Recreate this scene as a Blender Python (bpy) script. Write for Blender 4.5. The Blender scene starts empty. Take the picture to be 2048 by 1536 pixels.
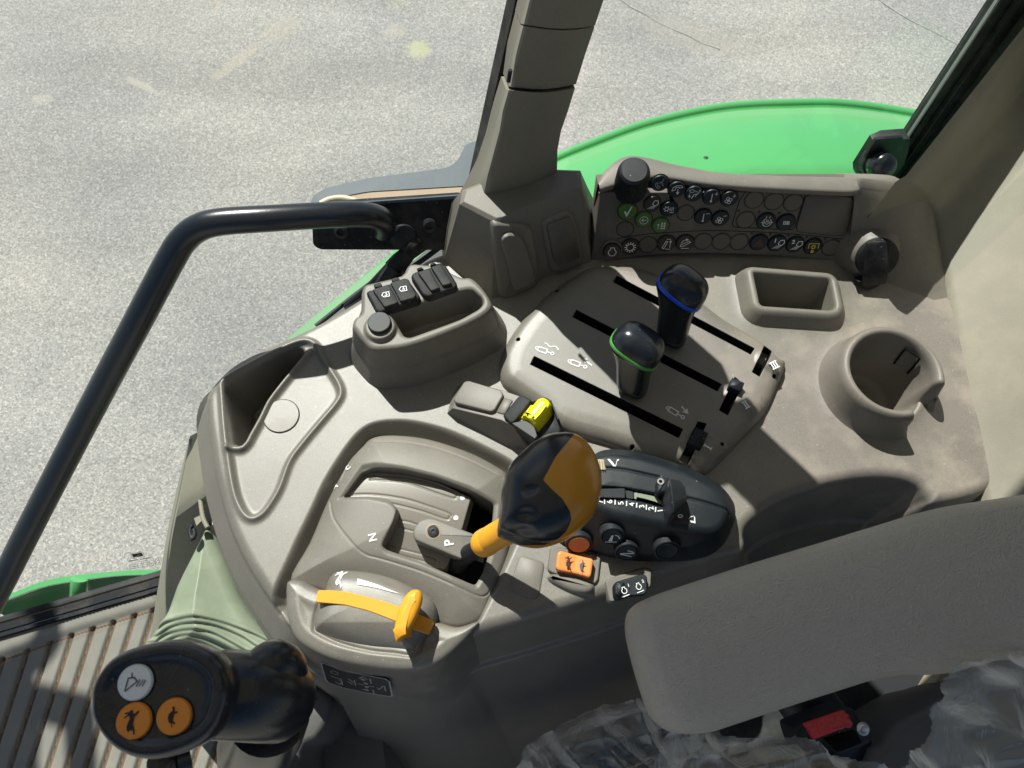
import bpy, bmesh, math, random
import numpy as np
from mathutils import Vector, Matrix, noise as mnoise

random.seed(7)
C = bpy.context.scene.collection
SC = bpy.context.scene

# ------------------------------------------------------------------ camera
PITCH = 66.0
CAMH = 0.60
FPX = 1480.0            # focal length in pixels of the 2048 px wide photograph
cam_d = bpy.data.cameras.new('camera')
cam = bpy.data.objects.new('camera', cam_d); C.objects.link(cam)
cam.location = (0, 0, CAMH)
cam.rotation_euler = (math.radians(90 - PITCH), 0, 0)
cam_d.sensor_width = 36; cam_d.lens = FPX / 2048 * 36
cam_d.clip_start = 0.02; cam_d.clip_end = 500
cam_d.dof.use_dof = True; cam_d.dof.focus_distance = 0.66; cam_d.dof.aperture_fstop = 18
SC.camera = cam

# ------------------------------------------------------------------ light
SUN = Vector((-0.34, 0.72, 1.0)).normalized()      # direction towards the sun
el = math.asin(SUN.z); az = math.atan2(SUN.x, SUN.y)
w = bpy.data.worlds.new('World'); SC.world = w; w.use_nodes = True
nt = w.node_tree; bg = nt.nodes['Background']
sky = nt.nodes.new('ShaderNodeTexSky'); sky.sky_type = 'NISHITA'; sky.sun_disc = False
sky.sun_elevation = el; sky.sun_rotation = az
nt.links.new(sky.outputs[0], bg.inputs[0]); bg.inputs[1].default_value = 0.05
sd = bpy.data.lights.new('sun', 'SUN'); sd.energy = 5.0; sd.angle = math.radians(0.5); sd.color = (1.0, 0.965, 0.90)
so = bpy.data.objects.new('sun', sd); C.objects.link(so)
so.rotation_euler = SUN.to_track_quat('Z', 'Y').to_euler(); so.location = (-5, 5.5, 10)
SC.view_settings.view_transform = 'Standard'; SC.view_settings.look = 'None'
SC.view_settings.exposure = 0.56; SC.view_settings.gamma = 1.0
SC.render.engine = 'CYCLES'
SC.cycles.transparent_max_bounces = 16; SC.cycles.max_bounces = 8

# ------------------------------------------------------------------ rays
_p = math.radians(PITCH)
FW = Vector((0, math.cos(_p), -math.sin(_p))); RT = Vector((1, 0, 0)); UP = RT.cross(FW)
EYE = Vector((0, 0, CAMH))
def ray(px, py): return FW + RT * ((px - 1024) / FPX) - UP * ((py - 768) / FPX)
def P(px, py, z=0.0):                       # where the line of sight meets height z
    d = ray(px, py); return EYE + d * ((z - CAMH) / d.z)
def onplane(px, py, o, n):
    d = ray(px, py); return EYE + d * ((o - EYE).dot(n) / d.dot(n))
# the cab's glass: leaning outwards up to console height, nearly upright above it
GNV = Vector((-0.276, 0.961, -0.02)); GNL = GNV.length; GN = GNV / GNL; G0 = Vector((0, 0.463 / 0.961, 0))
LN = Vector((-0.276, 0.961, -0.304)).normalized()
def G(px, py, off=0.0): return onplane(px, py, G0 - GN * off, GN)
def GL(px, py, off=0.0): return onplane(px, py, G0 - LN * off, LN)
def Zm(ox, oy, s): return lambda *pts: [(ox + s * x, oy + s * y) for x, y in pts]
Z2 = Zm(500, 800, .3418); Z3 = Zm(900, 800, .3418); Z4 = Zm(300, 400, .3418); Z5 = Zm(900, 450, .3418)
Z6 = Zm(1400, 450, .3164); Z7 = Zm(1150, 290, .29297); ZT = Zm(500, 1100, .3418); ZU = Zm(700, 510, .14648)
ZY = Zm(890, 740, .12695); ZH = Zm(1190, 880, .13672); ZR = Zm(1080, 1060, .11719); ZC = Zm(1640, 640, .14648)
ZL = Zm(1340, 640, .12695); ZS = Zm(620, 1300, .09766); ZJ = Zm(0, 1100, .29297); ZB = Zm(1480, 1380, .27734)
ZP = Zm(600, 0, .3418); ZQ = Zm(1348, 0, .3418); ZA = Zm(0, 850, .3418); ZK = Zm(1480, 340, .14648); ZN = Zm(1200, 300, .14648)

# ------------------------------------------------------------------ materials
MATS = {}
def newmat(name):
    m = bpy.data.materials.new(name); m.use_nodes = True; MATS[name] = m
    return m, m.node_tree, m.node_tree.nodes['Principled BSDF']
def plastic(name, col, rough=.5, grain=.15, gscale=2600., spec=.5, speck=0., mott=.06, bevel=0., coat=0., fleck=0., dustx=False, dust=0., dustcol=(.42, .38, .31)):
    m, t, b = newmat(name); N = t.nodes.new; L = t.links.new
    tc = N('ShaderNodeTexCoord')
    n1 = N('ShaderNodeTexNoise'); n1.inputs['Scale'].default_value = 14; n1.inputs['Detail'].default_value = 6
    L(tc.outputs['Object'], n1.inputs['Vector'])
    n2 = N('ShaderNodeTexNoise'); n2.inputs['Scale'].default_value = gscale * .6; n2.inputs['Detail'].default_value = 2
    L(tc.outputs['Object'], n2.inputs['Vector'])
    mr = N('ShaderNodeMapRange'); mr.inputs[1].default_value = .3; mr.inputs[2].default_value = .7
    mr.inputs[3].default_value = 1 - mott; mr.inputs[4].default_value = 1 + mott
    L(n1.outputs[0], mr.inputs[0])
    m2 = N('ShaderNodeMapRange'); m2.inputs[1].default_value = .35; m2.inputs[2].default_value = .65
    m2.inputs[3].default_value = 1 - speck; m2.inputs[4].default_value = 1 + speck
    L(n2.outputs[0], m2.inputs[0])
    mu = N('ShaderNodeMath'); mu.operation = 'MULTIPLY'; L(mr.outputs[0], mu.inputs[0]); L(m2.outputs[0], mu.inputs[1])
    vm = N('ShaderNodeVectorMath'); vm.operation = 'SCALE'; vm.inputs[0].default_value = col; L(mu.outputs[0], vm.inputs['Scale'])
    cout = vm.outputs[0]
    if dust > 0:
        n3 = N('ShaderNodeTexNoise'); n3.inputs['Scale'].default_value = 22; n3.inputs['Detail'].default_value = 9; n3.inputs['Roughness'].default_value = .68
        L(tc.outputs['Object'], n3.inputs['Vector'])
        m3 = N('ShaderNodeMapRange'); m3.inputs[1].default_value = .46; m3.inputs[2].default_value = .66; m3.inputs[4].default_value = dust
        L(n3.outputs[0], m3.inputs[0])
        if dustx:                           # more dust has settled towards the rear end (+x)
            sx = N('ShaderNodeSeparateXYZ'); L(tc.outputs['Object'], sx.inputs[0]); m4 = N('ShaderNodeMapRange'); m4.inputs[1].default_value = -.15; m4.inputs[2].default_value = .30; m4.inputs[3].default_value = .25; m4.inputs[4].default_value = 1.6
            L(sx.outputs[0], m4.inputs[0]); mm = N('ShaderNodeMath'); mm.operation = 'MULTIPLY'; mm.use_clamp = True; L(m3.outputs[0], mm.inputs[0]); L(m4.outputs[0], mm.inputs[1]); m3 = mm
        mx = N('ShaderNodeMix'); mx.data_type = 'RGBA'; L(m3.outputs[0], mx.inputs[0])
        rr = N('ShaderNodeMath'); rr.operation = 'MULTIPLY_ADD'; rr.inputs[1].default_value = .35; rr.inputs[2].default_value = rough; L(m3.outputs[0], rr.inputs[0]); ROUGH = rr.outputs[0]; L(cout, mx.inputs[6]); mx.inputs[7].default_value = (*dustcol, 1)
        cout = mx.outputs[2]
    if fleck > 0:                           # sparse pale grit and lint
        vf = N('ShaderNodeTexVoronoi'); vf.inputs['Scale'].default_value = 210; L(tc.outputs['Object'], vf.inputs['Vector'])
        c1 = N('ShaderNodeMath'); c1.operation = 'LESS_THAN'; c1.inputs[1].default_value = .13; L(vf.outputs['Distance'], c1.inputs[0])
        sc_ = N('ShaderNodeSeparateColor'); L(vf.outputs['Color'], sc_.inputs[0]); c2 = N('ShaderNodeMath'); c2.operation = 'GREATER_THAN'; c2.inputs[1].default_value = .88; L(sc_.outputs[0], c2.inputs[0])
        c3 = N('ShaderNodeMath'); c3.operation = 'MULTIPLY'; L(c1.outputs[0], c3.inputs[0]); L(c2.outputs[0], c3.inputs[1])
        c4 = N('ShaderNodeMath'); c4.operation = 'MULTIPLY'; c4.inputs[1].default_value = fleck; L(c3.outputs[0], c4.inputs[0])
        mf = N('ShaderNodeMix'); mf.data_type = 'RGBA'; L(c4.outputs[0], mf.inputs[0]); L(cout, mf.inputs[6]); mf.inputs[7].default_value = (.42, .38, .31, 1); cout = mf.outputs[2]
    L(cout, b.inputs['Base Color'])
    if dust > 0: L(ROUGH, b.inputs['Roughness'])
    b.inputs['Roughness'].default_value = rough; b.inputs['Specular IOR Level'].default_value = spec
    if coat: b.inputs['Coat Weight'].default_value = coat; b.inputs['Coat Roughness'].default_value = .12
    if grain > 0:
        vo = N('ShaderNodeTexNoise'); vo.inputs['Scale'].default_value = gscale; vo.inputs['Detail'].default_value = 1
        L(tc.outputs['Object'], vo.inputs['Vector'])
        bp = N('ShaderNodeBump'); bp.inputs['Strength'].default_value = grain; bp.inputs['Distance'].default_value = .0004
        L(vo.outputs[0], bp.inputs['Height'])
        if bevel > 0:
            bv = N('ShaderNodeBevel'); bv.samples = 4; bv.inputs[0].default_value = bevel; L(bv.outputs[0], bp.inputs['Normal'])
        L(bp.outputs[0], b.inputs['Normal'])
    elif bevel > 0:
        bv = N('ShaderNodeBevel'); bv.samples = 4; bv.inputs[0].default_value = bevel; L(bv.outputs[0], b.inputs['Normal'])
    return m
TAUPE = (.158, .147, .126)
m_deck = plastic('taupe console plastic', TAUPE, rough=.40, grain=.34, gscale=2600, spec=.88, speck=.2, mott=.07, dust=.45, dustcol=(.27, .235, .18), dustx=True, fleck=.45)
m_tau = plastic('taupe moulded plastic', TAUPE, rough=.47, grain=.26, gscale=2600, spec=.5, speck=.12, bevel=.0015, fleck=.35, dust=.2, dustcol=(.30, .26, .20))
m_tau2 = plastic('taupe smooth plastic', (.17, .155, .13), rough=.36, grain=.12, gscale=1500, spec=.6, speck=.04)
m_panel = plastic('taupe panel face', (.105, .094, .080), rough=.5, grain=.3, gscale=1100, speck=.05, dust=.12)
m_beige = plastic('beige trim plastic', (.225, .217, .170), rough=.55, grain=.25, gscale=1200, spec=.35, speck=.03, dust=.15, dustcol=(.45, .40, .30))
m_pill = plastic('beige pillar plastic', (.20, .188, .150), rough=.5, grain=.3, gscale=900, spec=.4, speck=.04)
m_sage = plastic('pale sage rubber', (.20, .235, .165), rough=.5, grain=.1, gscale=700, spec=.45, dust=.35, dustcol=(.36, .40, .30))
m_rub = plastic('black rubber', (.009, .011, .013), rough=.6, grain=.2, gscale=900, spec=.28, bevel=.0008, fleck=.3, dust=.12)
m_blk = plastic('black satin plastic', (.010, .014, .019), rough=.5, grain=.15, gscale=1400, spec=.35, bevel=.001, fleck=.25, dust=.08)
m_knob = plastic('black soft knob', (.010, .013, .018), rough=.25, grain=.08, gscale=1200, spec=.55, fleck=.25, dust=.06)
m_dkhole = plastic('black recess', (.006, .006, .006), rough=.8, grain=0, spec=.1)
m_hitch = plastic('scuffed black plastic', (.009, .013, .017), rough=.45, grain=.25, gscale=1300, spec=.4, fleck=.4, dust=.3, dustcol=(.07, .08, .08))
m_navy = plastic('black button', (.010, .018, .026), rough=.45, grain=.1, spec=.4, bevel=.0006)
m_brown = plastic('brown button', (.045, .038, .032), rough=.45, grain=.1, spec=.4, bevel=.0006)
m_gbtn = plastic('green button', (.075, .17, .035), rough=.4, grain=.1, spec=.5, bevel=.0006)
m_blank = plastic('taupe button blank', (.12, .105, .088), rough=.5, grain=.2, spec=.4, bevel=.0006)
m_white = plastic('white print', (.78, .80, .80), rough=.5, grain=0, mott=.02)
m_grey = plastic('pale grey print', (.38, .40, .40), rough=.5, grain=0, mott=.02)
m_yprint = plastic('yellow print', (.75, .62, .03), rough=.5, grain=0)
m_rprint = plastic('dull red print', (.24, .07, .035), rough=.5, grain=0)
m_orange = plastic('orange yellow plastic', (.80, .36, .022), rough=.38, grain=.12, gscale=900, spec=.45, mott=.08, dust=.30, dustcol=(.42, .19, .03))
m_amber = plastic('amber knob plastic', (.52, .225, .012), rough=.25, grain=.03, spec=.55, mott=.02, dust=.05)
m_rock = plastic('orange rocker plastic', (.88, .27, .07), rough=.4, grain=.1, spec=.4, bevel=.0012)
m_yel = plastic('yellow plastic', (.86, .80, .01), rough=.3, grain=0, spec=.5, bevel=.001)
m_red = plastic('red button plastic', (.80, .06, .055), rough=.25, grain=0, spec=.6, bevel=.001, mott=.15)
m_blue = plastic('blue ring', (.01, .09, .72), rough=.3, grain=0)
m_gring = plastic('green ring', (.07, .30, .06), rough=.3, grain=0)
m_slate = plastic('dusty slate paint', (.060, .080, .098), rough=.6, grain=.1, dust=.3, dustcol=(.17, .19, .20))
m_tube = plastic('black powder coat', (.012, .016, .022), rough=.28, grain=.12, gscale=500, spec=.55)
m_frame = plastic('dark frame plastic', (.022, .026, .028), rough=.55, grain=.2, gscale=500, spec=.3, dust=.1)
m_metal = plastic('bright metal', (.6, .6, .6), rough=.3, grain=.1); m_metal.node_tree.nodes['Principled BSDF'].inputs['Metallic'].default_value = .9
m_rust = plastic('rusty tan metal', (.33, .25, .17), rough=.7, grain=.2)
m_green = plastic('green paint', (.085, .36, .12), rough=.25, grain=0, spec=.5, coat=.7, mott=.02)
m_mat = plastic('grey rubber mat', (.21, .203, .18), rough=.6, grain=.3, gscale=500, spec=.35, dust=.4, dustcol=(.30, .27, .21))
m_dirt = plastic('brown dirt', (.17, .11, .07), rough=.9, grain=.3, gscale=400, spec=.1, mott=.3)
m_seat = plastic('grey seat plastic', (.10, .10, .095), rough=.55, grain=.3)
m_cream = plastic('cream trim', (.46, .42, .30), rough=.5, grain=.1)
m_disp = plastic('display blank', (.115, .105, .088), rough=.45, grain=.25)
m_fabric = plastic('brown woven fabric', (.16, .11, .06), rough=.9, grain=.8, gscale=350, spec=.1, speck=.4)

# vinyl with a pebbled leather grain
m_vin, t, b = newmat('taupe vinyl'); N = t.nodes.new; L = t.links.new
tc = N('ShaderNodeTexCoord'); mp = N('ShaderNodeMapping'); L(tc.outputs['Object'], mp.inputs[0]); mp.inputs['Scale'].default_value = (1, 1.7, 1); mp.inputs['Rotation'].default_value = (0, 0, -.3)
v1 = N('ShaderNodeTexVoronoi'); v1.inputs['Scale'].default_value = 800; v1.feature = 'SMOOTH_F1'; L(mp.outputs[0], v1.inputs['Vector'])
n1 = N('ShaderNodeTexNoise'); n1.inputs['Scale'].default_value = 700; n1.inputs['Detail'].default_value = 3; n1.inputs['Distortion'].default_value = .6; L(mp.outputs[0], n1.inputs['Vector'])
ad = N('ShaderNodeMath'); ad.operation = 'ADD'; L(v1.outputs['Distance'], ad.inputs[0]); L(n1.outputs[0], ad.inputs[1])
bp = N('ShaderNodeBump'); bp.inputs['Strength'].default_value = .9; bp.inputs['Distance'].default_value = .0009; L(ad.outputs[0], bp.inputs['Height']); L(bp.outputs[0], b.inputs['Normal'])
b.inputs['Base Color'].default_value = (.45, .415, .36, 1); b.inputs['Roughness'].default_value = .4; b.inputs['Specular IOR Level'].default_value = .8

# asphalt
m_asp, t, b = newmat('pale worn asphalt'); N = t.nodes.new; L = t.links.new
tc = N('ShaderNodeTexCoord')
v1 = N('ShaderNodeTexVoronoi'); v1.inputs['Scale'].default_value = 185; L(tc.outputs['Object'], v1.inputs['Vector'])
v2 = N('ShaderNodeTexVoronoi'); v2.inputs['Scale'].default_value = 45; v2.inputs['Randomness'].default_value = 1; L(tc.outputs['Object'], v2.inputs['Vector'])
n1 = N('ShaderNodeTexNoise'); n1.inputs['Scale'].default_value = 1.1; n1.inputs['Detail'].default_value = 7; L(tc.outputs['Object'], n1.inputs['Vector'])
n2 = N('ShaderNodeTexNoise'); n2.inputs['Scale'].default_value = 60; n2.inputs['Detail'].default_value = 5; L(tc.outputs['Object'], n2.inputs['Vector'])
sep = N('ShaderNodeSeparateColor'); L(v1.outputs['Color'], sep.inputs[0])
cr = N('ShaderNodeValToRGB'); L(sep.outputs[0], cr.inputs[0])
e = cr.color_ramp.elements; e[0].color = (.215, .215, .21, 1); e[1].color = (.51, .485, .45, 1)
for p_, c_ in ((.3, (.295, .291, .280)), (.55, (.332, .324, .308)), (.8, (.368, .356, .335))):
    x = e.new(p_); x.color = (*c_, 1)
cr2 = N('ShaderNodeValToRGB'); L(n1.outputs[0], cr2.inputs[0]); e = cr2.color_ramp.elements
e[0].position = .3; e[0].color = (.80, .82, .84, 1); e[1].position = .72; e[1].color = (1.12, 1.10, 1.04, 1)
mx = N('ShaderNodeMix'); mx.data_type = 'RGBA'; mx.blend_type = 'MULTIPLY'; mx.inputs[0].default_value = 1; L(cr.outputs[0], mx.inputs[6]); L(cr2.outputs[0], mx.inputs[7])
# faint hairline cracks and wide tyre streaks
mpv = N('ShaderNodeMapping'); mpv.inputs['Rotation'].default_value = (0, 0, .5); mpv.inputs['Scale'].default_value = (.35, 1.6, 1); L(tc.outputs['Object'], mpv.inputs[0])
n3 = N('ShaderNodeTexNoise'); n3.inputs['Scale'].default_value = 1.6; n3.inputs['Detail'].default_value = 4; L(mpv.outputs[0], n3.inputs['Vector'])
m3 = N('ShaderNodeMapRange'); m3.inputs[1].default_value = .35; m3.inputs[2].default_value = .7; m3.inputs[3].default_value = .84; m3.inputs[4].default_value = 1.08; L(n3.outputs[0], m3.inputs[0])
vm = N('ShaderNodeVectorMath'); vm.operation = 'SCALE'; L(mx.outputs[2], vm.inputs[0]); L(m3.outputs[0], vm.inputs['Scale'])
cur = vm.outputs[0]
def stain(px, py, lx, ly, rot, col, amt):   # one soft-edged stain lying on the ground
    global cur
    c_ = P(px, py, -1.9); m = N('ShaderNodeMapping'); m.vector_type = 'TEXTURE'; m.inputs['Location'].default_value = (c_.x, c_.y, 0); m.inputs['Rotation'].default_value = (0, 0, rot); m.inputs['Scale'].default_value = (lx, ly, 1)
    L(tc.outputs['Object'], m.inputs[0]); ln = N('ShaderNodeVectorMath'); ln.operation = 'LENGTH'; L(m.outputs[0], ln.inputs[0])
    nz = N('ShaderNodeTexNoise'); nz.inputs['Scale'].default_value = 24; nz.inputs['Detail'].default_value = 6; L(tc.outputs['Object'], nz.inputs['Vector'])
    a = N('ShaderNodeMath'); a.operation = 'MULTIPLY_ADD'; a.inputs[1].default_value = 1.3; L(nz.outputs[0], a.inputs[0]); L(ln.outputs['Value'], a.inputs[2])
    r = N('ShaderNodeMapRange'); r.inputs[1].default_value = 1.25; r.inputs[2].default_value = 1.75; r.inputs[3].default_value = amt; r.inputs[4].default_value = 0; L(a.outputs[0], r.inputs[0])
    x = N('ShaderNodeMix'); x.data_type = 'RGBA'; L(r.outputs[0], x.inputs[0]); L(cur, x.inputs[6]); x.inputs[7].default_value = (*col, 1); cur = x.outputs[2]
stain(836, 99, .062, .062, .3, (.42, .43, .26), .7)
stain(285, 171, .11, .025, -.5, (.45, .415, .36), .5)
stain(82, 197, .06, .03, 0, (.45, .415, .36), .4)
stain(470, 125, .16, .035, .9, (.42, .37, .29), .45)
stain(560, 60, .11, .09, .9, (.42, .37, .29), .3)
stain(790, 62, .05, .05, 0, (.44, .39, .32), .4)
stain(1380, 70, .30, .10, -.4, (.34, .31, .27), .35)
stain(1750, 240, .5, .12, -.2, (.46, .43, .38), .3)
stain(700, 800, .5, .2, -.2, (.46, .43, .38), .2)
L(cur, b.inputs['Base Color']); b.inputs['Roughness'].default_value = .85; b.inputs['Specular IOR Level'].default_value = .3
bp = N('ShaderNodeBump'); bp.inputs['Strength'].default_value = .4; bp.inputs['Distance'].default_value = .004
ad = N('ShaderNodeMath'); ad.operation = 'ADD'; L(v1.outputs['Distance'], ad.inputs[0]); L(n2.outputs[0], ad.inputs[1]); L(ad.outputs[0], bp.inputs['Height']); L(bp.outputs[0], b.inputs['Normal'])

def clear(name, tint, refl, rough=.02, alpha=1.0, wr=False, haze_=(.12, .35)):
    m = bpy.data.materials.new(name); m.use_nodes = True; t = m.node_tree; t.nodes.clear(); N = t.nodes.new; L = t.links.new
    o = N('ShaderNodeOutputMaterial'); tr = N('ShaderNodeBsdfTransparent'); tr.inputs[0].default_value = (*tint, 1)
    gl = N('ShaderNodeBsdfGlossy'); gl.inputs['Roughness'].default_value = rough
    fr = N('ShaderNodeLayerWeight'); fr.inputs[0].default_value = .5      # facing term, same from both sides of the sheet
    pw = N('ShaderNodeMath'); pw.operation = 'POWER'; pw.inputs[1].default_value = 4.5; L(fr.outputs['Facing'], pw.inputs[0])
    mu = N('ShaderNodeMath'); mu.operation = 'MULTIPLY_ADD'; mu.inputs[1].default_value = refl * .9; mu.inputs[2].default_value = refl * .05; L(pw.outputs[0], mu.inputs[0])
    mx = N('ShaderNodeMixShader'); L(mu.outputs[0], mx.inputs[0]); L(tr.outputs[0], mx.inputs[1]); L(gl.outputs[0], mx.inputs[2])
    out = mx.outputs[0]
    if wr:
        tc = N('ShaderNodeTexCoord'); mp_ = N('ShaderNodeMapping'); mp_.inputs['Rotation'].default_value = (0, 0, .9); mp_.inputs['Scale'].default_value = (1.0, .28, 1); L(tc.outputs['Object'], mp_.inputs[0])
        nn = N('ShaderNodeTexNoise'); nn.inputs['Scale'].default_value = 30; nn.inputs['Detail'].default_value = 3; nn.inputs['Distortion'].default_value = 2.2
        L(mp_.outputs[0], nn.inputs['Vector'])
        n5 = N('ShaderNodeTexNoise'); n5.inputs['Scale'].default_value = 9; n5.inputs['Detail'].default_value = 4; L(tc.outputs['Object'], n5.inputs['Vector'])
        s5 = N('ShaderNodeMath'); s5.operation = 'SUBTRACT'; s5.inputs[1].default_value = .5; L(nn.outputs[0], s5.inputs[0])
        a5 = N('ShaderNodeMath'); a5.operation = 'ABSOLUTE'; L(s5.outputs[0], a5.inputs[0])
        bp = N('ShaderNodeBump'); bp.inputs['Strength'].default_value = .7; bp.inputs['Distance'].default_value = .0032; L(a5.outputs[0], bp.inputs['Height'])
        L(bp.outputs[0], gl.inputs['Normal'])
        df = N('ShaderNodeBsdfDiffuse'); df.inputs[0].default_value = (.80, .81, .80, 1)
        tl_ = N('ShaderNodeBsdfTranslucent'); tl_.inputs[0].default_value = (.7, .7, .7, 1); md_ = N('ShaderNodeMixShader'); md_.inputs[0].default_value = .3; L(df.outputs[0], md_.inputs[1]); L(tl_.outputs[0], md_.inputs[2])
        mr = N('ShaderNodeMapRange'); mr.inputs[1].default_value = .0; mr.inputs[2].default_value = .05; mr.inputs[3].default_value = .06; mr.inputs[4].default_value = 0; L(a5.outputs[0], mr.inputs[0])
        lw = N('ShaderNodeLayerWeight'); lw.inputs[0].default_value = .5; L(bp.outputs[0], lw.inputs['Normal'])      # folds seen edge-on look milkier
        p6 = N('ShaderNodeMath'); p6.operation = 'POWER'; p6.inputs[1].default_value = 1.6; L(lw.outputs['Facing'], p6.inputs[0])
        m6 = N('ShaderNodeMath'); m6.operation = 'MULTIPLY_ADD'; m6.use_clamp = True; m6.inputs[1].default_value = haze_[1]; m6.inputs[2].default_value = haze_[0]; L(p6.outputs[0], m6.inputs[0])
        ad_ = N('ShaderNodeMath'); ad_.operation = 'MAXIMUM'; L(mr.outputs[0], ad_.inputs[0]); L(m6.outputs[0], ad_.inputs[1])
        m2 = N('ShaderNodeMixShader'); L(ad_.outputs[0], m2.inputs[0]); L(out, m2.inputs[1]); L(md_.outputs[0], m2.inputs[2]); out = m2.outputs[0]
    L(out, o.inputs[0]); MATS[name] = m; return m
m_glass = clear('window glass', (.93, .97, .95), .8)
m_film = clear('crumpled clear film', (.90, .91, .90), 1.4, rough=.16, wr=True, haze_=(.02, 1.1))
m_film2 = clear('milky clear film', (.86, .87, .86), 1.6, rough=.16, wr=True, haze_=(.14, 1.7))
m_etch = plastic('black etching', (.01, .01, .01), rough=.6, grain=0)

# ------------------------------------------------------------------ object helpers
def mesh_obj(name, verts, faces, mat, parent=None, smooth=True, mats=None, midx=None):
    me = bpy.data.meshes.new(name); me.from_pydata([tuple(v) for v in verts], [], faces)
    for m in (mats or [mat]): me.materials.append(m)
    if midx is not None: me.polygons.foreach_set('material_index', midx)
    if smooth: me.polygons.foreach_set('use_smooth', [True] * len(me.polygons))
    me.update(); o = bpy.data.objects.new(name, me); C.objects.link(o)
    if parent: o.parent = parent
    return o
def sharp(o, deg=40):                       # smooth shading that keeps edges sharper than deg
    bm = bmesh.new(); bm.from_mesh(o.data); a = math.radians(deg)
    bmesh.ops.recalc_face_normals(bm, faces=bm.faces)
    for e in bm.edges:
        if len(e.link_faces) == 2 and e.calc_face_angle(0) > a: e.smooth = False
    bm.to_mesh(o.data); bm.free(); return o
def thing(name, label, cat, loc=(0, 0, 0), group=None):
    o = bpy.data.objects.new(name, None); C.objects.link(o); o.empty_display_size = .02
    o['anchor'] = [float(x) for x in loc]; tag(o, label, cat, group); return o
def tag(o, label, cat, group=None, kind=None):
    o['label'] = label; o['category'] = cat
    if group: o['group'] = group
    if kind: o['kind'] = kind
    return o
def cr(pts, n=8, closed=True):              # Catmull-Rom
    pts = [Vector(p) for p in pts]; m = len(pts); out = []
    rng = range(m) if closed else range(m - 1)
    for i in rng:
        if closed: a, b, c, d = pts[(i - 1) % m], pts[i], pts[(i + 1) % m], pts[(i + 2) % m]
        else: a, b, c, d = pts[max(i - 1, 0)], pts[i], pts[i + 1], pts[min(i + 2, m - 1)]
        for k in range(n):
            t = k / n
            out.append(.5 * ((2 * b) + (c - a) * t + (2 * a - 5 * b + 4 * c - d) * t * t + (3 * b - a - 3 * c + d) * t ** 3))
    if not closed: out.append(pts[-1])
    return out
def rnd(pts, r, k=6):                       # polygon with rounded corners
    pts = [Vector(p) for p in pts]; m = len(pts); out = []
    rr = r if isinstance(r, (list, tuple)) else [r] * m
    for i in range(m):
        a, b, c = pts[i - 1], pts[i], pts[(i + 1) % m]
        u = (a - b); v = (c - b); R = min(rr[i], u.length * .49, v.length * .49)
        p0 = b + u.normalized() * R; p1 = b + v.normalized() * R
        for j in range(k + 1):
            t = j / k; out.append(p0 * (1 - t) ** 2 + b * 2 * t * (1 - t) + p1 * t * t)
    return out
def W(pts, z=0.0): return [P(x, y, z) for x, y in pts]
def offs(ring, d):                          # inward offset of a ring of 2-vectors
    m = len(ring); A = sum(ring[i - 1].x * ring[i].y - ring[i].x * ring[i - 1].y for i in range(m)); s = 1 if A > 0 else -1
    out = []
    for i in range(m):
        u = ring[i] - ring[i - 1]; v = ring[(i + 1) % m] - ring[i]
        n1 = Vector((-u.y, u.x)); n2 = Vector((-v.y, v.x))
        if n1.length: n1.normalize()
        if n2.length: n2.normalize()
        n = n1 + n2
        if n.length < 1e-6: n = n1
        n.normalize(); q = max(.5, n.dot(n1)); out.append(ring[i] + n * (s * d / q))
    return out
class Frame:
    def __init__(s, o, x, y):
        s.o = Vector(o); s.x = Vector(x).normalized(); y = Vector(y); y = y - s.x * y.dot(s.x); s.y = y.normalized(); s.n = s.x.cross(s.y)
    def w(s, a, b, c=0.0): return s.o + s.x * a + s.y * b + s.n * c
    def px(s, px, py):
        v = onplane(px, py, s.o, s.n) - s.o; return Vector((v.dot(s.x), v.dot(s.y)))
HOR = Frame((0, 0, 0), (1, 0, 0), (0, 1, 0))
def F_at(px, py, z=0.0, rot=0.0, sc=1.0):   # horizontal frame under a pixel, turned by rot degrees
    r = math.radians(rot); return Frame(P(px, py, z), (math.cos(r), math.sin(r), 0), (-math.sin(r), math.cos(r), 0))
def puck(name, ring, prof, mat, parent=None, fr=HOR, cap=True, capb=False, smooth=True, ang=50):
    ring = [Vector((p[0], p[1])) for p in ring]; m = len(ring); V = []; F = []
    for ins, z in prof:
        for q in offs(ring, ins): V.append(fr.w(q.x, q.y, z))
    for k in range(len(prof) - 1):
        for i in range(m):
            j = (i + 1) % m; F.append((k * m + i, k * m + j, (k + 1) * m + j, (k + 1) * m + i))
    if cap: F.append(tuple(range((len(prof) - 1) * m, len(prof) * m)))
    if capb: F.append(tuple(reversed(range(m))))
    return sharp(mesh_obj(name, V, F, mat, parent, smooth), ang)
def rprof(h0, h1, r, draft=0., k=4):        # wall from h0 up to h1 with rounded top edge
    out = [(0, h0), (draft, h1 - r)]
    for j in range(1, k + 1):
        a = j / k * math.pi / 2; out.append((draft + r * (1 - math.cos(a)), h1 - r + r * math.sin(a)))
    return out
def lathe(name, prof, fr, mat, parent=None, n=48, ang=40, caps=True):
    V = []; F = []
    for r, z in prof:
        for i in range(n):
            a = 2 * math.pi * i / n; V.append(fr.w(r * math.cos(a), r * math.sin(a), z))
    for k in range(len(prof) - 1):
        for i in range(n):
            j = (i + 1) % n; F.append((k * n + i, k * n + j, (k + 1) * n + j, (k + 1) * n + i))
    if caps:
        F.append(tuple(range((len(prof) - 1) * n, len(prof) * n))); F.append(tuple(reversed(range(n))))
    return sharp(mesh_obj(name, V, F, mat, parent), ang)
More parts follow.
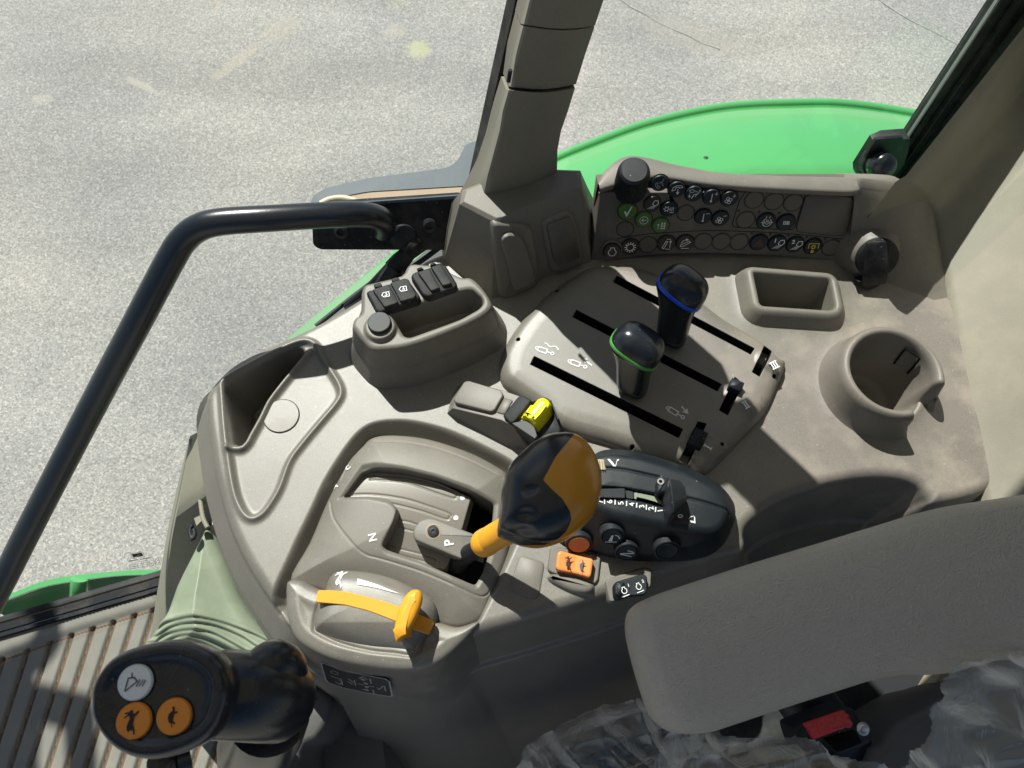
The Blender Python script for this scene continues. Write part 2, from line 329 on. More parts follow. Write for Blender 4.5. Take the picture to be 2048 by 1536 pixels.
def tube(name, pts, rad, mat, parent=None, n=20, sm=8, caps=True, flat=1.0):
    q = cr(pts, sm, closed=False) if sm > 1 else [Vector(p) for p in pts]
    m = len(q); V = []; F = []
    if isinstance(rad, (list, tuple)):
        R = [float(np.interp(i / (m - 1), np.linspace(0, 1, len(rad)), rad)) for i in range(m)]
    else: R = [rad] * m
    t0 = (q[1] - q[0]).normalized(); nrm = t0.orthogonal().normalized()
    for i in range(m):
        t = (q[min(i + 1, m - 1)] - q[max(i - 1, 0)]).normalized()
        nrm = (nrm - t * nrm.dot(t)).normalized(); bn = t.cross(nrm)
        for k in range(n):
            a = 2 * math.pi * k / n; V.append(q[i] + (nrm * math.cos(a) + bn * math.sin(a) * flat) * R[i])
    for i in range(m - 1):
        for k in range(n):
            l = (k + 1) % n; F.append((i * n + k, i * n + l, (i + 1) * n + l, (i + 1) * n + k))
    if caps: F.append(tuple(reversed(range(n)))); F.append(tuple(range((m - 1) * n, m * n)))
    return sharp(mesh_obj(name, V, F, mat, parent), 50)
def loft(name, rings, mat, parent=None, closed=True, cap=True, ang=50, smooth=True):
    m = len(rings[0]); V = [v for r in rings for v in r]; F = []
    for k in range(len(rings) - 1):
        for i in range(m if closed else m - 1):
            j = (i + 1) % m; F.append((k * m + i, k * m + j, (k + 1) * m + j, (k + 1) * m + i))
    if cap and closed: F.append(tuple(range((len(rings) - 1) * m, len(rings) * m))); F.append(tuple(reversed(range(m))))
    return sharp(mesh_obj(name, V, F, mat, parent, smooth), ang)
def prism(name, pts3, thick, mat, parent=None, dirv=None, ang=30):   # polygon in space, thickened
    pts3 = [Vector(p) for p in pts3]
    n = dirv if dirv is not None else (pts3[1] - pts3[0]).cross(pts3[2] - pts3[1]).normalized()
    m = len(pts3); V = list(pts3) + [p + n * thick for p in pts3]
    F = [tuple(range(m)), tuple(reversed(range(m, 2 * m)))] + [(i, m + i, m + (i + 1) % m, (i + 1) % m) for i in range(m)]
    return sharp(mesh_obj(name, V, F, mat, parent), ang)
# printed marks: ribbons and filled shapes 0.3 mm proud of a frame
class Ink:
    def __init__(s, fr, sc=1.0, ox=0., oy=0., rot=0., lift=.0004, sx=1.0):
        s.f = fr; s.sc = sc; s.ox = ox; s.oy = oy; s.c = math.cos(math.radians(rot)); s.s = math.sin(math.radians(rot)); s.h = lift; s.V = []; s.F = []; s.sx = sx
    def t(s, a, b, h=None):
        a *= s.sc * s.sx; b *= s.sc; return s.f.w(s.ox + a * s.c - b * s.s, s.oy + a * s.s + b * s.c, s.h if h is None else h)
    wk = 1.0
    def line(s, pts, w=.14, closed=False):
        w *= s.wk
        pts = [Vector((p[0], p[1])) for p in pts]; m = len(pts); L = []; R = []
        for i in range(m):
            a = pts[i - 1] if (i > 0 or closed) else pts[i]; c = pts[(i + 1) % m] if (i < m - 1 or closed) else pts[i]
            u = (pts[i] - a); v = (c - pts[i]); u = u.normalized() if u.length else v.normalized(); v = v.normalized() if v.length else u
            n = Vector((-u.y - v.y, u.x + v.x)); n = n.normalized() if n.length > 1e-4 else Vector((-u.y, u.x))
            q = max(.6, n.dot(Vector((-u.y, u.x)))); L.append(pts[i] + n * (w / 2 / q)); R.append(pts[i] - n * (w / 2 / q))
        for i in range(m if closed else m - 1):
            j = (i + 1) % m; s.fill([L[i], L[j], R[j], R[i]])
        return s
    def fill(s, pts):
        b = len(s.V); s.V += [s.t(p[0], p[1]) for p in pts]; s.F.append(tuple(range(b, b + len(pts)))); return s
    def circ(s, x, y, r, w=None, n=20):
        pts = [(x + r * math.cos(2 * math.pi * i / n), y + r * math.sin(2 * math.pi * i / n)) for i in range(n)]
        return s.fill(pts) if w is None else s.line(pts, w, True)
    def make(s, name, mat, parent=None): return mesh_obj(name, s.V, s.F, mat, parent, smooth=False)
def text(name, body, size, fr, mat, parent, ox=0., oy=0., rot=0., lift=.0004, bold=0., ext=.0):
    cu = bpy.data.curves.new(name, 'FONT'); cu.body = body; cu.size = size; cu.align_x = 'CENTER'; cu.align_y = 'CENTER'; cu.offset = bold; cu.extrude = ext
    to = bpy.data.objects.new(name, cu); me = bpy.data.meshes.new_from_object(to); bpy.data.objects.remove(to)
    c, s_ = math.cos(math.radians(rot)), math.sin(math.radians(rot))
    for v in me.vertices:
        x, y, z = v.co; v.co = fr.w(ox + x * c - y * s_, oy + x * s_ + y * c, lift + z)
    me.materials.clear(); me.materials.append(mat); o = bpy.data.objects.new(name, me); C.objects.link(o); o.parent = parent; return o

# ------------------------------------------------------------------ height fields
def A2(pts): return np.array([[p[0], p[1]] for p in pts])
def sdf(poly, X, Y):                        # signed distance, negative inside
    p = A2(poly); d = np.full(X.shape, 1e9); ins = np.zeros(X.shape, bool); m = len(p)
    for i in range(m):
        ax, ay = p[i - 1]; bx, by = p[i]; ex, ey = bx - ax, by - ay; L2 = ex * ex + ey * ey
        if L2 < 1e-14: continue
        t = np.clip(((X - ax) * ex + (Y - ay) * ey) / L2, 0, 1); dx = X - ax - t * ex; dy = Y - ay - t * ey
        np.minimum(d, dx * dx + dy * dy, out=d)
        if abs(ey) > 1e-12: ins ^= ((ay > Y) != (by > Y)) & (X < (ex) * (Y - ay) / ey + ax)
    d = np.sqrt(d); d[ins] *= -1; return d
def pld(pts, X, Y):                         # distance to an open polyline
    p = A2(pts); d = np.full(X.shape, 1e9)
    for i in range(1, len(p)):
        ax, ay = p[i - 1]; ex, ey = p[i] - p[i - 1]; L2 = ex * ex + ey * ey + 1e-15
        t = np.clip(((X - ax) * ex + (Y - ay) * ey) / L2, 0, 1); np.minimum(d, (X - ax - t * ex) ** 2 + (Y - ay - t * ey) ** 2, out=d)
    return np.sqrt(d)
def ss(a, b, x): t = np.clip((x - a) / (b - a), 0, 1); return t * t * (3 - 2 * t)
GRID = {}
def hz(name, x, y):                         # height of a finished height field at a point
    x0, x1, y0, y1, nx, ny, Z = GRID[name]; u = min(max((x - x0) / (x1 - x0) * (nx - 1), 0), nx - 1.001); v = min(max((y - y0) / (y1 - y0) * (ny - 1), 0), ny - 1.001)
    i, j = int(u), int(v); a, b = u - i, v - j
    return float(Z[j, i] * (1 - a) * (1 - b) + Z[j, i + 1] * a * (1 - b) + Z[j + 1, i] * (1 - a) * b + Z[j + 1, i + 1] * a * b)
def SP(name, px, py, z=0.0):                # point of a height field seen at a pixel
    for _ in range(6): v = P(px, py, z); z = hz(name, v.x, v.y)
    return P(px, py, z)
def SF(name, px, py, rot=0.0):
    v = SP(name, px, py); r = math.radians(rot); return Frame(v, (math.cos(r), math.sin(r), 0), (-math.sin(r), math.cos(r), 0))
def snap(o, name, lift=.0005):
    for v in o.data.vertices: v.co.z = hz(name, v.co.x, v.co.y) + lift
    return o
def hf(name, box, step, zf, mats, parent=None):
    x0, x1, y0, y1 = box; nx = int((x1 - x0) / step) + 1; ny = int((y1 - y0) / step) + 1
    X, Y = np.meshgrid(np.linspace(x0, x1, nx), np.linspace(y0, y1, ny))
    Z, keep, mi = zf(X, Y); GRID[name] = (x0, x1, y0, y1, nx, ny, Z.copy())
    kc = keep[:-1, :-1] | keep[1:, :-1] | keep[:-1, 1:] | keep[1:, 1:]
    idx = np.arange(nx * ny).reshape(ny, nx)
    q = np.stack([idx[:-1, :-1], idx[:-1, 1:], idx[1:, 1:], idx[1:, :-1]], -1)[kc]
    mid = mi[:-1, :-1][kc] if mi is not None else np.zeros(len(q), int)
    used = np.zeros(nx * ny, bool); used[q.ravel()] = True; remap = np.cumsum(used) - 1
    V = np.stack([X.ravel(), Y.ravel(), Z.ravel()], -1)[used]; q = remap[q]
    me = bpy.data.meshes.new(name); me.vertices.add(len(V)); me.vertices.foreach_set('co', V.ravel())
    me.loops.add(len(q) * 4); me.loops.foreach_set('vertex_index', q.ravel().astype(np.int32))
    me.polygons.add(len(q)); me.polygons.foreach_set('loop_start', np.arange(0, len(q) * 4, 4, dtype=np.int32))
    try: me.polygons.foreach_set('loop_total', np.full(len(q), 4, dtype=np.int32))
    except Exception: pass
    for m in mats: me.materials.append(m)
    me.polygons.foreach_set('material_index', mid.astype(np.int32)); me.polygons.foreach_set('use_smooth', np.ones(len(q), bool))
    me.update(calc_edges=True); me.validate(); o = bpy.data.objects.new(name, me); C.objects.link(o)
    if parent: o.parent = parent
    return o
def bbox(pts, m=.01):
    a = A2(pts); return (a[:, 0].min() - m, a[:, 0].max() + m, a[:, 1].min() - m, a[:, 1].max() + m)
def edge(d, R):                             # rounded shoulder: 0 inside, falling over radius R at d=0
    q = np.clip(d + R, 0, R); return -(R - np.sqrt(np.maximum(R * R - q * q, 0)))
# ================================================================== the setting
GZ = -1.9
g = mesh_obj('ground', [(-60, -60, GZ), (60, -60, GZ), (60, 60, GZ), (-60, 60, GZ)], [(0, 1, 2, 3)], m_asp, smooth=False); g['kind'] = 'structure'
m_ypaint = plastic('worn yellow paint', (.47, .48, .30), rough=.9, grain=0, mott=.25)
m_pale = plastic('pale cement smear', (.45, .42, .37), rough=.9, grain=0, mott=.25)
m_tan = plastic('faint tan stain', (.41, .385, .33), rough=.9, grain=0, mott=.2)
m_crk = plastic('crack filler', (.32, .31, .285), rough=.95, grain=0, mott=.3)
def smear(pts, mat, nm, k=.0):
    q = rnd([P(x, y, GZ) for x, y in pts], .03, 3); out = []
    for v in q:
        n_ = mnoise.noise(v * 30) * .012; out.append((v.x + n_, v.y + n_ * .7, GZ + .004))
    o = mesh_obj(nm, out, [tuple(range(len(out)))], mat, smooth=False); o['kind'] = 'structure'
def crack(pts, wpx, nm='ground_crack'):
    V = []; F = []; q = cr([P(x, y, GZ) for x, y in pts], 14, False)
    for i, v in enumerate(q):
        o_ = mnoise.noise(v * 9) * .02; ww = wpx * (.4 + .6 * abs(mnoise.noise(v * 5 + Vector((3, 1, 2)))) * 2)
        V += [(v.x, v.y + o_ - ww, GZ + .003), (v.x, v.y + o_ + ww, GZ + .003)]
    for i in range(len(q) - 1): F.append((2 * i, 2 * i + 2, 2 * i + 3, 2 * i + 1))
    o = mesh_obj(nm, V, F, m_crk, smooth=False); o['kind'] = 'structure'
crack([(1240, 0), (1300, 35), (1380, 75), (1440, 100)], .0035)
crack([(1730, -20), (1800, 30), (1880, 70), (1925, 92)], .004)

# ------------------------------------------------------------------ green rear fender outside the glass
fen = thing('rear_fender', 'glossy light green rear wheel fender curving outside the side window', 'fender', (.3, .7, -.3))
outer = [P(x, y, -.22) for x, y in [(1060, 345), (1110, 317), (1180, 288), (1300, 245), (1450, 213), (1600, 205), (1700, 207), (1830, 226), (1990, 262), (2200, 330)]]
outer = cr(outer, 10, False); m_ = len(outer)
def frow(k, z, push=0):
    out = []
    for i, v in enumerate(outer):
        t = i / (m_ - 1); x = v.x * (1 - .10 * k) + .02 * k; y0 = .42 + .0 * t
        out.append(Vector((x, v.y + (y0 - v.y) * k + push, z)))
    return out
rows = [frow(0, -.62, .03), frow(0, -.30, .016), frow(0, -.235, .006), frow(0, -.222, -.004), frow(.05, -.212), frow(.14, -.195), frow(.26, -.182), frow(.38, -.172), frow(.46, -.172), frow(.50, -.198), frow(.54, -.215),
        frow(.60, -.198), frow(.68, -.168), frow(.73, -.168), frow(.76, -.192), frow(.80, -.176), frow(.88, -.168), frow(1.0, -.165)]
loft('fender_skin', rows, m_green, fen, closed=False, cap=False, ang=60)
tube('edge_lip', [v + Vector((0, .004, -.004)) for v in frow(0, -.222)][::4], .007, m_green, fen, n=12, sm=4, caps=False)
for k_, z_ in ((.50, -.200), (.775, -.190)): tube('pressed_ridge', [v for v in frow(k_, z_)][::6], .016, m_green, fen, n=16, sm=5, caps=False)
lathe('fender_bolt', [(.004, 0), (.004, .003), (.002, .004)], F_at(1411, 320, -.180), m_frame, fen, n=12)
q = [P(572, 680, -.24), P(680, 590, -.24), P(790, 501, -.24), P(860, 450, -.24), P(905, 500, -.10), P(840, 560, -.10), P(735, 600, -.10), P(640, 672, -.10)]
prism('fender_flange', q, .04, m_green, fen, Vector((0, 0, -1)))
# step and its curved green rail, low outside the sill
st = thing('green_rail', 'green painted curved step rail outside below the door sill', 'rail', tuple(P(160, 1160, -.7)))
def arc(pts, z): return cr([P(x, y, z) for x, y in pts], 8, False)
up = arc([(-20, 1205), (30, 1186), (90, 1163), (150, 1152), (240, 1143), (330, 1140), (420, 1145)], -.66)
dn = arc([(-20, 1215), (30, 1195), (90, 1174), (150, 1163), (240, 1152), (330, 1150), (420, 1153)], -.66)
loft('rail_band', [dn, [v + Vector((0, 0, .004)) for v in dn], [v + Vector((0, 0, .004)) for v in up], up], m_green, st, closed=False, cap=False)
loft('rail_web', [[v + Vector((0, 0, -.001)) for v in dn], [v + Vector((.004, -.012, -.05)) for v in dn]], m_green, st, closed=False, cap=False)
tube('rail_post', [P(160, 1157, -.655), P(158, 1180, -.67), P(157, 1215, -.72)], .014, m_green, st, n=16, sm=4)

# ------------------------------------------------------------------ cab floor, mat and sill
ZF = -.50
g = P(-400, 1385, ZF); h_ = P(700, 1050, ZF); dx = (h_ - g); dx.z = 0; dx.normalize(); ny_ = Vector((-dx.y, dx.x, 0))
def sill_line(px, py, off): return P(px, py, ZF) + ny_ * off
fl = mesh_obj('cab_floor', [P(-400, 1380, ZF - .02), P(-400, 2600, ZF - .02), Vector((1.2, -1.2, ZF - .02)), Vector((1.2, .5, ZF - .02)), P(500, 1112, ZF - .02)], [(0, 1, 2, 3, 4)], m_seat, smooth=False); fl['kind'] = 'structure'
GT = ZJ((20, 740), (190, 670), (345, 620), (490, 575), (635, 530), (775, 490), (920, 440), (1050, 400), (1180, 362), (1310, 325))
mat_edge = [P(x, y, ZF) for x, y in ZJ((-500, 820), (0, 655), (560, 470), (1060, 320), (1700, 130))]
top_edge = [P(x, y, ZF) for x, y in ZJ((-500, 960), (0, 745), (500, 570), (1050, 398), (1700, 190))]
gl = []
for i in range(-6, 14):
    if 0 <= i < len(GT): x, y = GT[i]
    elif i < 0: x, y = GT[0][0] + i * 49, GT[0][1] - i * 18
    else: x, y = GT[-1][0] + (i - 9) * 40, GT[-1][1] - (i - 9) * 12
    gl.append((P(x, y, ZF), P(x - .325 * 520, y + 520, ZF)))
def zmat(X, Y):
    E_ = A2(mat_edge); ye = np.interp(X, E_[:, 0], E_[:, 1]); T_ = A2(top_edge); yt = np.interp(X, T_[:, 0], T_[:, 1])
    Z = np.full(X.shape, ZF); mi = np.zeros(X.shape, int)
    Z += .006 * ss(-.012, .004, Y - yt) * (Y > yt - .02)
    Z -= .004 * np.exp(-((Y - yt) / .006) ** 2)
    mi[np.abs(Y - yt + .004) < .0016] = 1
    for a, b in gl:
        d = pld([a, b], X, Y); q = np.exp(-(d / .0034) ** 4) * (Y < yt); Z -= .006 * q
        mi[(d < .0024) & (Y < yt)] = 1
    return Z, Y < ye, mi
mt = hf('floor_mat', (-.92, -.20, -.40, .28), .0016, zmat, [m_mat, m_dirt])
tag(mt, 'grey ribbed rubber floor mat with brown dirt in its grooves', 'floor mat')
sl = thing('door_sill', 'black and bright metal door sill strips between mat and ground', 'door sill', tuple(P(160, 1200, ZF)))
def strip(nm, y0, y1, z0, h, mat, par=sl):
    a = [P(-300, 1250 + 300 * .29 + y0, ZF), P(420, 1128 + y0, ZF), P(420, 1128 + y1, ZF), P(-300, 1250 + 300 * .29 + y1, ZF)]
    return prism(nm, [v + Vector((0, 0, z0)) for v in a], h, mat, par, Vector((0, 0, 1)))
strip('outer_trim', -14, -3, 0, .006, m_frame); strip('weather_seal', -3, 4, 0, .003, m_rust); strip('rubber_seal', 4, 18, 0, .012, m_rub)
strip('bright_strip', 18.5, 20.5, 0, .008, m_metal); strip('inner_seal', 21, 28, 0, .010, m_rub); strip('sill_step', 28.5, 46, 0, .004, m_mat)
strip('sill_wall', -12, 26, -.30, .295, m_frame)

# ------------------------------------------------------------------ glass, pillars, roof
wn = thing('side_window', 'clear side window pane left of the beige pillar with small maker etching', 'window', tuple(G(300, 900)))
sA, sB = GL(-900, 1560, -.004), GL(560, 1092, -.004); tB = G(928, 425, -.004); gd = Vector((.961, .276, 0)); tA = tB - gd * 1.3
tC, tD = G(1010, 0, -.004), G(1075, -420, -.004); tE = tA + Vector((0, 0, .75)); tF = tD + Vector((.13, .01, .45))
mesh_obj('glass_pane', [sA, sB, tB, tA, tC, tD, tE, tF], [(0, 1, 2, 3), (3, 2, 4, 5, 7, 6)], m_glass, wn, smooth=False)
# etching, printed on the inside of the pane near the sill
eo = GL(275, 1110, .001); ex = (GL(330, 1101, .001) - eo); ey = (GL(270, 1060, .001) - eo); fe = Frame(eo, ex, ey)
k = Ink(fe, (GL(276, 1110, .001) - eo).length * 2.0, lift=.0, sx=.56)
k.line([(-11, -4.5), (-9, -6), (9, -6), (11, -4.5), (11, 3), (9, 5), (-9, 5), (-11, 3)], .8, True)
k.fill([(-9, -4), (9, -4), (9.5, 0), (9, 3.4), (-9, 3.4), (-9.5, 0)])
k.line([(-20, -9.5), (-2, -9.5)], 1.5).line([(1, -9.5), (20, -9.5)], 1.5)
rr_ = random.Random(3)
for r_, (a_, b_, y_) in enumerate([(-8, 12, -14), (-24, 14, -18), (-23, 16, -22), (-26, 20, -26)]):
    x_ = a_
    while x_ < b_:
        w_ = rr_.uniform(.8, 2.4); k.line([(x_, y_), (x_ + w_, y_)], 1.0 if r_ else .8); x_ += w_ + rr_.uniform(.5, 1.0)
for y_ in (-15, -20, -25): k.circ(25, y_, 2.2, .5, 12); k.circ(31, y_, 2.2, .5, 12)
for i in range(16): k.circ(-16 + i * 3.1 + rr_.uniform(-1, 1), -29 - (i % 3) * 2.4, .45, None, 6)
k.make('etching', m_etch, wn)
dk = Ink(fe, (GL(276, 1110, .001) - eo).length * 2.0, lift=.0004, sx=.56)     # the leaping deer inside the emblem
dk.fill([(-7, -3), (-5.5, -1.2), (-2, -.4), (2, .2), (3, 1.6), (4.2, 2.8), (3.8, 1), (7, .6), (7.4, -.2), (4, -.6), (1, -1.6), (-3, -2), (-5, -3.2)])
dk.make('emblem', m_grey, wn)
w2 = thing('rear_side_window', 'clear side window pane between beige pillar and slanted black frame', 'window', tuple(G(1450, 200)))
c = [G(1120, 400, -.004), G(1735, 400, -.004), G(1978, 0, -.004), G(2240, -420, -.004), G(1290, -420, -.004), G(1205, 0, -.004)]
mesh_obj('glass_pane', c, [tuple(range(6))], m_glass, w2, smooth=False)

# pillar B: trim shells, seals
pl = thing('cab_pillar', 'beige plastic covered pillar rising from console between the two windows', 'pillar', tuple(G(1040, 400)))
def psec(l, c_, r, o1=.035, o2=.062, o3=.055, ob=.004):
    L_ = G(*l, o1); Cc = G(*c_, o2); R_ = G(*r, o3); bl = G(*l, o1) + GN * .014; br = G(*r, o3) + GN * .014
    top = [L_.lerp(Cc, t) for t in (0, .35, .75, .94)] + [Cc.lerp(R_, t) for t in (.03, .1, .3, .5, .7, .88, .97, 1)]
    for i, t in enumerate((.03, .1, .3, .5, .7, .88, .97)): top[4 + i] -= GN * (.004 * math.sin(math.pi * t))
    return top + [br, bl]
low = [((928, 406), (966, 425), (1117, 390)), ((945, 375), (970, 385), (1115, 368)), ((962, 342), (976, 352), (1114, 345)), ((980, 290), (985, 318), (1115, 300)), ((990, 250), (1000, 262), (1122, 262)), ((1000, 215), (1006, 222), (1136, 222)), ((1012, 178), (1018, 180), (1150, 176))]
loft('lower_trim', [psec(*s) for s in low], m_pill, pl, ang=35)
def shift(s, k): return tuple((x + k * 22, y - k * 100) for x, y in s)
mid = [((1016, 172), (1022, 174), (1152, 168)), ((1025, 110), (1032, 112), (1170, 110)), ((1041, 50), (1047, 52), (1189, 54))]
loft('upper_trim', [psec(*s, o1=.033, o2=.059, o3=.052) for s in mid], m_pill, pl, ang=35)
hi_ = [((1041, 47), (1048, 49), (1190, 51)), ((1053, 0), (1060, 0), (1207, 0)), ((1090, -150), (1097, -150), (1262, -150)), ((1160, -420), (1167, -420), (1370, -420))]
loft('upper_trim', [psec(*s, o1=.033, o2=.0595, o3=.0525) for s in hi_], m_pill, pl, ang=35)
tube('trim_clip', [G(1017, 163, .062), G(1019, 150, .062), G(1021, 140, .062)], .0016, m_rub, pl, n=8, sm=1)
def pstrip(nm, xs, mat, off, th):
    a = [G(xs[0][0], 405, off), G(xs[1][0], 0, off), G(xs[2][0], -420, off), G(xs[2][1], -420, off), G(xs[1][1], 0, off), G(xs[0][1], 405, off)]
    return prism(nm, a, th, mat, pl, -GN)
pstrip('outer_seal', ((926, 934), (1013, 1024), (1100, 1115)), m_rub, -.004, .016)
pstrip('grey_channel', ((934, 940), (1024, 1031), (1115, 1124)), m_frame, -.004, .012)
pstrip('inner_seal', ((940, 947), (1031, 1039), (1124, 1134)), m_rub, -.004, .024)
pstrip('seal_lip', ((945, 951), (1037, 1046), (1132, 1146)), m_grey, -.002, .028)
pstrip('pillar_core', ((948, 1050), (1042, 1135), (1134, 1270)), m_frame, -.002, .020)
# the pillar carries on upwards to the roof, nearly upright above eye level
ua, ub = G(1150, -415, .035), G(1330, -415, .035); upd = Vector((.27, .02, 1))
U_ = [ua, ub, ub + Vector((.0, .012, 0)), ua + Vector((0, .012, 0))]
loft('upper_trim', [U_, [v + upd * .35 + Vector((.0, .0, 0)) for v in U_], [v + upd * .72 for v in U_]], m_pill, pl, ang=30)

# slanted black rear window frame
rf = thing('rear_window_frame', 'slanted black metal window frame with seals beside the beige rear panel', 'window frame', tuple(G(1810, 350)))
def rstrip(nm, lo, hi, mat, off, th, yl=0):
    # lo: (x0,x1) at y=360 ; hi: at y=0, extended upward
    def X(i, y): return lo[i] + (hi[i] - lo[i]) * (360 - y) / 360
    a = [G(X(0, 372), 372, off), G(X(0, -420), -420, off), G(X(1, -420), -420, off), G(X(1, 372), 372, off)]
    return sharp(prism(nm, a, th, mat, rf, -GN))
rstrip('outer_rail', (1741, 1754), (1973, 1989), m_frame, -.012, .014)
rstrip('edge_highlight', (1754, 1756.5), (1989, 1993), m_grey, -.001, .0035)  # pale grey strip paints the highlight along the frame edge
rstrip('rubber_seal', (1757, 1768), (1993, 2016), m_rub, -.002, .006)
rstrip('seal_lip', (1768, 1772), (2016, 2022), m_frame, -.002, .011)
rstrip('rubber_channel', (1772, 1782), (2022, 2040), m_rub, -.002, .012)
rstrip('frame_bar', (1782, 1826), (2040, 2096), m_frame, -.002, .026)
hb = thing('window_latch', 'black round window latch knob on a dark bracket over green fender', 'latch', tuple(P(1750, 320, .09)))
prism('bracket', [G(x, y, .0) for x, y in ZQ((1045, 950), (1120, 830), (1145, 790), (1210, 762), (1340, 752), (1330, 830), (1310, 900), (1230, 1010), (1100, 1005), (1048, 990))], .016, m_frame, hb, -GN)
prism('bracket_face', [G(x, y, .017) for x, y in ZQ((1085, 960), (1140, 850), (1175, 800), (1330, 790), (1330, 900), (1240, 1015), (1110, 1005))], .004, m_blk, hb, -GN)
o_ = G(*ZQ((1172, 945))[0], .022); fk = Frame(o_, (1, 0, 0), (0, .45, .9)); fk = Frame(o_, (1, .1, 0), (-.02, .55, .83))
lathe('knob_base', [(.0165, -.004), (.0165, .006), (.015, .007)], fk, m_blk, hb)
lathe('knob', [(.0145, .006), (.0150, .012), (.0150, .016), (.0142, .0165), (.0150, .017), (.0146, .023), (.012, .026), (.004, .0275)], fk, m_knob, hb)

# roof over the cab: keeps the sun off the arm rest, as in the photograph
rz = 1.05; b0 = .862
nx_, ny2 = GNV.x, GNV.y
pdir = Vector((ny2, -nx_, 0)).normalized(); pp = Vector((nx_, ny2, 0)) * (b0 / (nx_ ** 2 + ny2 ** 2))
inn = Vector((-nx_, -ny2, 0)).normalized()
rp = [pp - pdir * .9, pp + pdir * 1.3, pp + pdir * 1.3 + inn * 1.35, pp - pdir * .9 + inn * 1.35]
m_lin = plastic('pale roof lining', (.62, .60, .54), rough=.9, grain=0)
rf_o = prism('cab_roof', [v + Vector((0, 0, rz)) for v in rp], .12, m_lin, None, Vector((0, 0, 1)))
tag(rf_o, 'beige cab roof panel overhead shading the seat side of the console', 'cab roof')

# ------------------------------------------------------------------ beige rear side panel
bot = [(1800, 358, .10), (1826, 372, .085), (1862, 410, .03), (1880, 480, .012), (1895, 560, .004), (1912, 650, 0), (1930, 730, 0), (1950, 815, 0), (1966, 880, 0), (1984, 980, 0), (2000, 1080, 0), (2020, 1250, -.02), (2040, 1500, -.1)]
B_ = [P(x, y, z) for x, y, z in bot]
r0 = cr(B_, 6, False)
bar0, bar1 = G(1824, 369, .02), G(2094, 0, .02)
def up_(k, z, dx_):
    out = []; n_ = len(r0) - 1
    zb = r0[0].z + z; f0 = bar0 + (bar1 - bar0) * ((zb - bar0.z) / (bar1.z - bar0.z)) - r0[0]
    if z <= .004: f0 = Vector((dx_, 0, z))
    for i, v in enumerate(r0):
        t = min(1, i / n_ * 1.6); t = t * t * (3 - 2 * t)
        out.append(v + f0 * (1 - t) + Vector((dx_ * 1.6, 0, z)) * t)
    return out
bp_ = thing('rear_side_panel', 'pale beige moulded panel right of the cup holder below slanted frame', 'trim panel', tuple(P(1980, 700, 0)))
loft('panel_skin', [up_(0, -.10, -.004), up_(0, -.004, -.002), up_(0, .0, 0), up_(0, .004, .003), up_(.15, .05, .022), up_(.4, .14, .05), up_(.7, .25, .07), up_(1, .40, .085), up_(1.2, .7, .10)], m_beige, bp_, closed=False, cap=False, ang=60)

# ------------------------------------------------------------------ door bracket, grab rail, strut
db = thing('hinge_bracket', 'black steel bracket plate with bolts behind the end of the grab rail', 'bracket', tuple(P(760, 450, .04)))
BO = P(760, 450, .035); BN = Vector((-.2, .80, -.57)).normalized()
pl_ = rnd([onplane(x, y, BO, BN) for x, y in [(623, 412), (700, 404), (925, 389), (940, 440), (905, 500), (640, 499), (626, 490)]], [.004, .004, .004, .004, .004, .012, .012])
prism('plate', pl_, .008, m_rub, db, BN)
prism('plate_lip', [onplane(x, y, BO - BN * .002, BN) for x, y in [(700, 404), (925, 388), (925, 394), (700, 409)]], .004, m_slate, db, -BN)
def BF(x, y): return Frame(onplane(x, y, BO, BN), (1, 0, 0), (-BN).cross(Vector((1, 0, 0))))
for (x, y) in [(682, 462), (858, 450)]:
    lathe('bolt', [(.007, 0), (.007, .002), (.0035, .0035), (.003, .0015)], BF(x, y), m_frame, db, n=18)
lathe('washer', [(.010, 0), (.010, .002), (.0065, .002), (.006, .0)], BF(765, 458), m_rust, db, n=24)
lathe('bolt', [(.013, 0), (.012, .003), (.006, .006)], BF(806, 473), m_blk, db, n=24)
hp = thing('outer_hinge_plate', 'dusty slate blue hinge arm outside the glass above black bracket', 'hinge arm', tuple(P(780, 350, -.01)))
up_out = rnd([P(x, y, -.02) for x, y in ZP((60, 1195), (75, 1145), (150, 1100), (400, 1042), (700, 1003), (870, 980), (930, 930), (965, 850), (1000, 830), (1060, 825), (1060, 1080), (950, 1088), (400, 1120), (160, 1165), (80, 1210))], .006, 3)
prism('arm_plate', up_out, .012, m_slate, hp, Vector((0, 0, -1)))
prism('arm_side', [P(x, y, -.021) for x, y in ZP((75, 1205), (160, 1160), (400, 1118), (940, 1086), (980, 1092), (970, 1150), (400, 1190), (80, 1230))], .03, m_rust, hp, Vector((0, 0, -1)))
tube('collar', [P(x, y, -.015) for x, y in ZP((120, 1195), (170, 1170), (240, 1160), (310, 1172), (350, 1195))], .0035, m_cream, hp, n=10, sm=5)
gr = tube('grab_rail', [P(-260, 1640, -.30), P(-120, 1400, -.24), P(0, 1173, -.165), P(60, 1055, -.12), P(180, 823, -.03), P(280, 635, .045), P(340, 522, .082), P(365, 482, .094), P(395, 457, .102), P(440, 444, .106), P(540, 437, .104), P(660, 430, .094), P(725, 429, .082), P(758, 436, .066), P(768, 448, .050), P(766, 460, .035)], [.0125, .0118, .0108, .0106], m_tube, None, n=28, sm=10)
tag(gr, 'thick black tubular grab rail slanting down to the left outside the console', 'grab rail')
gs = thing('gas_strut', 'black gas strut with round ball joint beside the power socket pod', 'gas strut', tuple(P(800, 500, .0)))
tube('strut_tube', [P(700, 625, -.03), P(745, 585, -.02), P(792, 535, .0)], .0095, m_blk, gs, n=18, sm=1)
tube('strut_rod', [P(780, 538, .0), P(800, 524, .003), P(822, 500, .01)], [.0075, .0095, .007], m_blk, gs, n=16, sm=1)
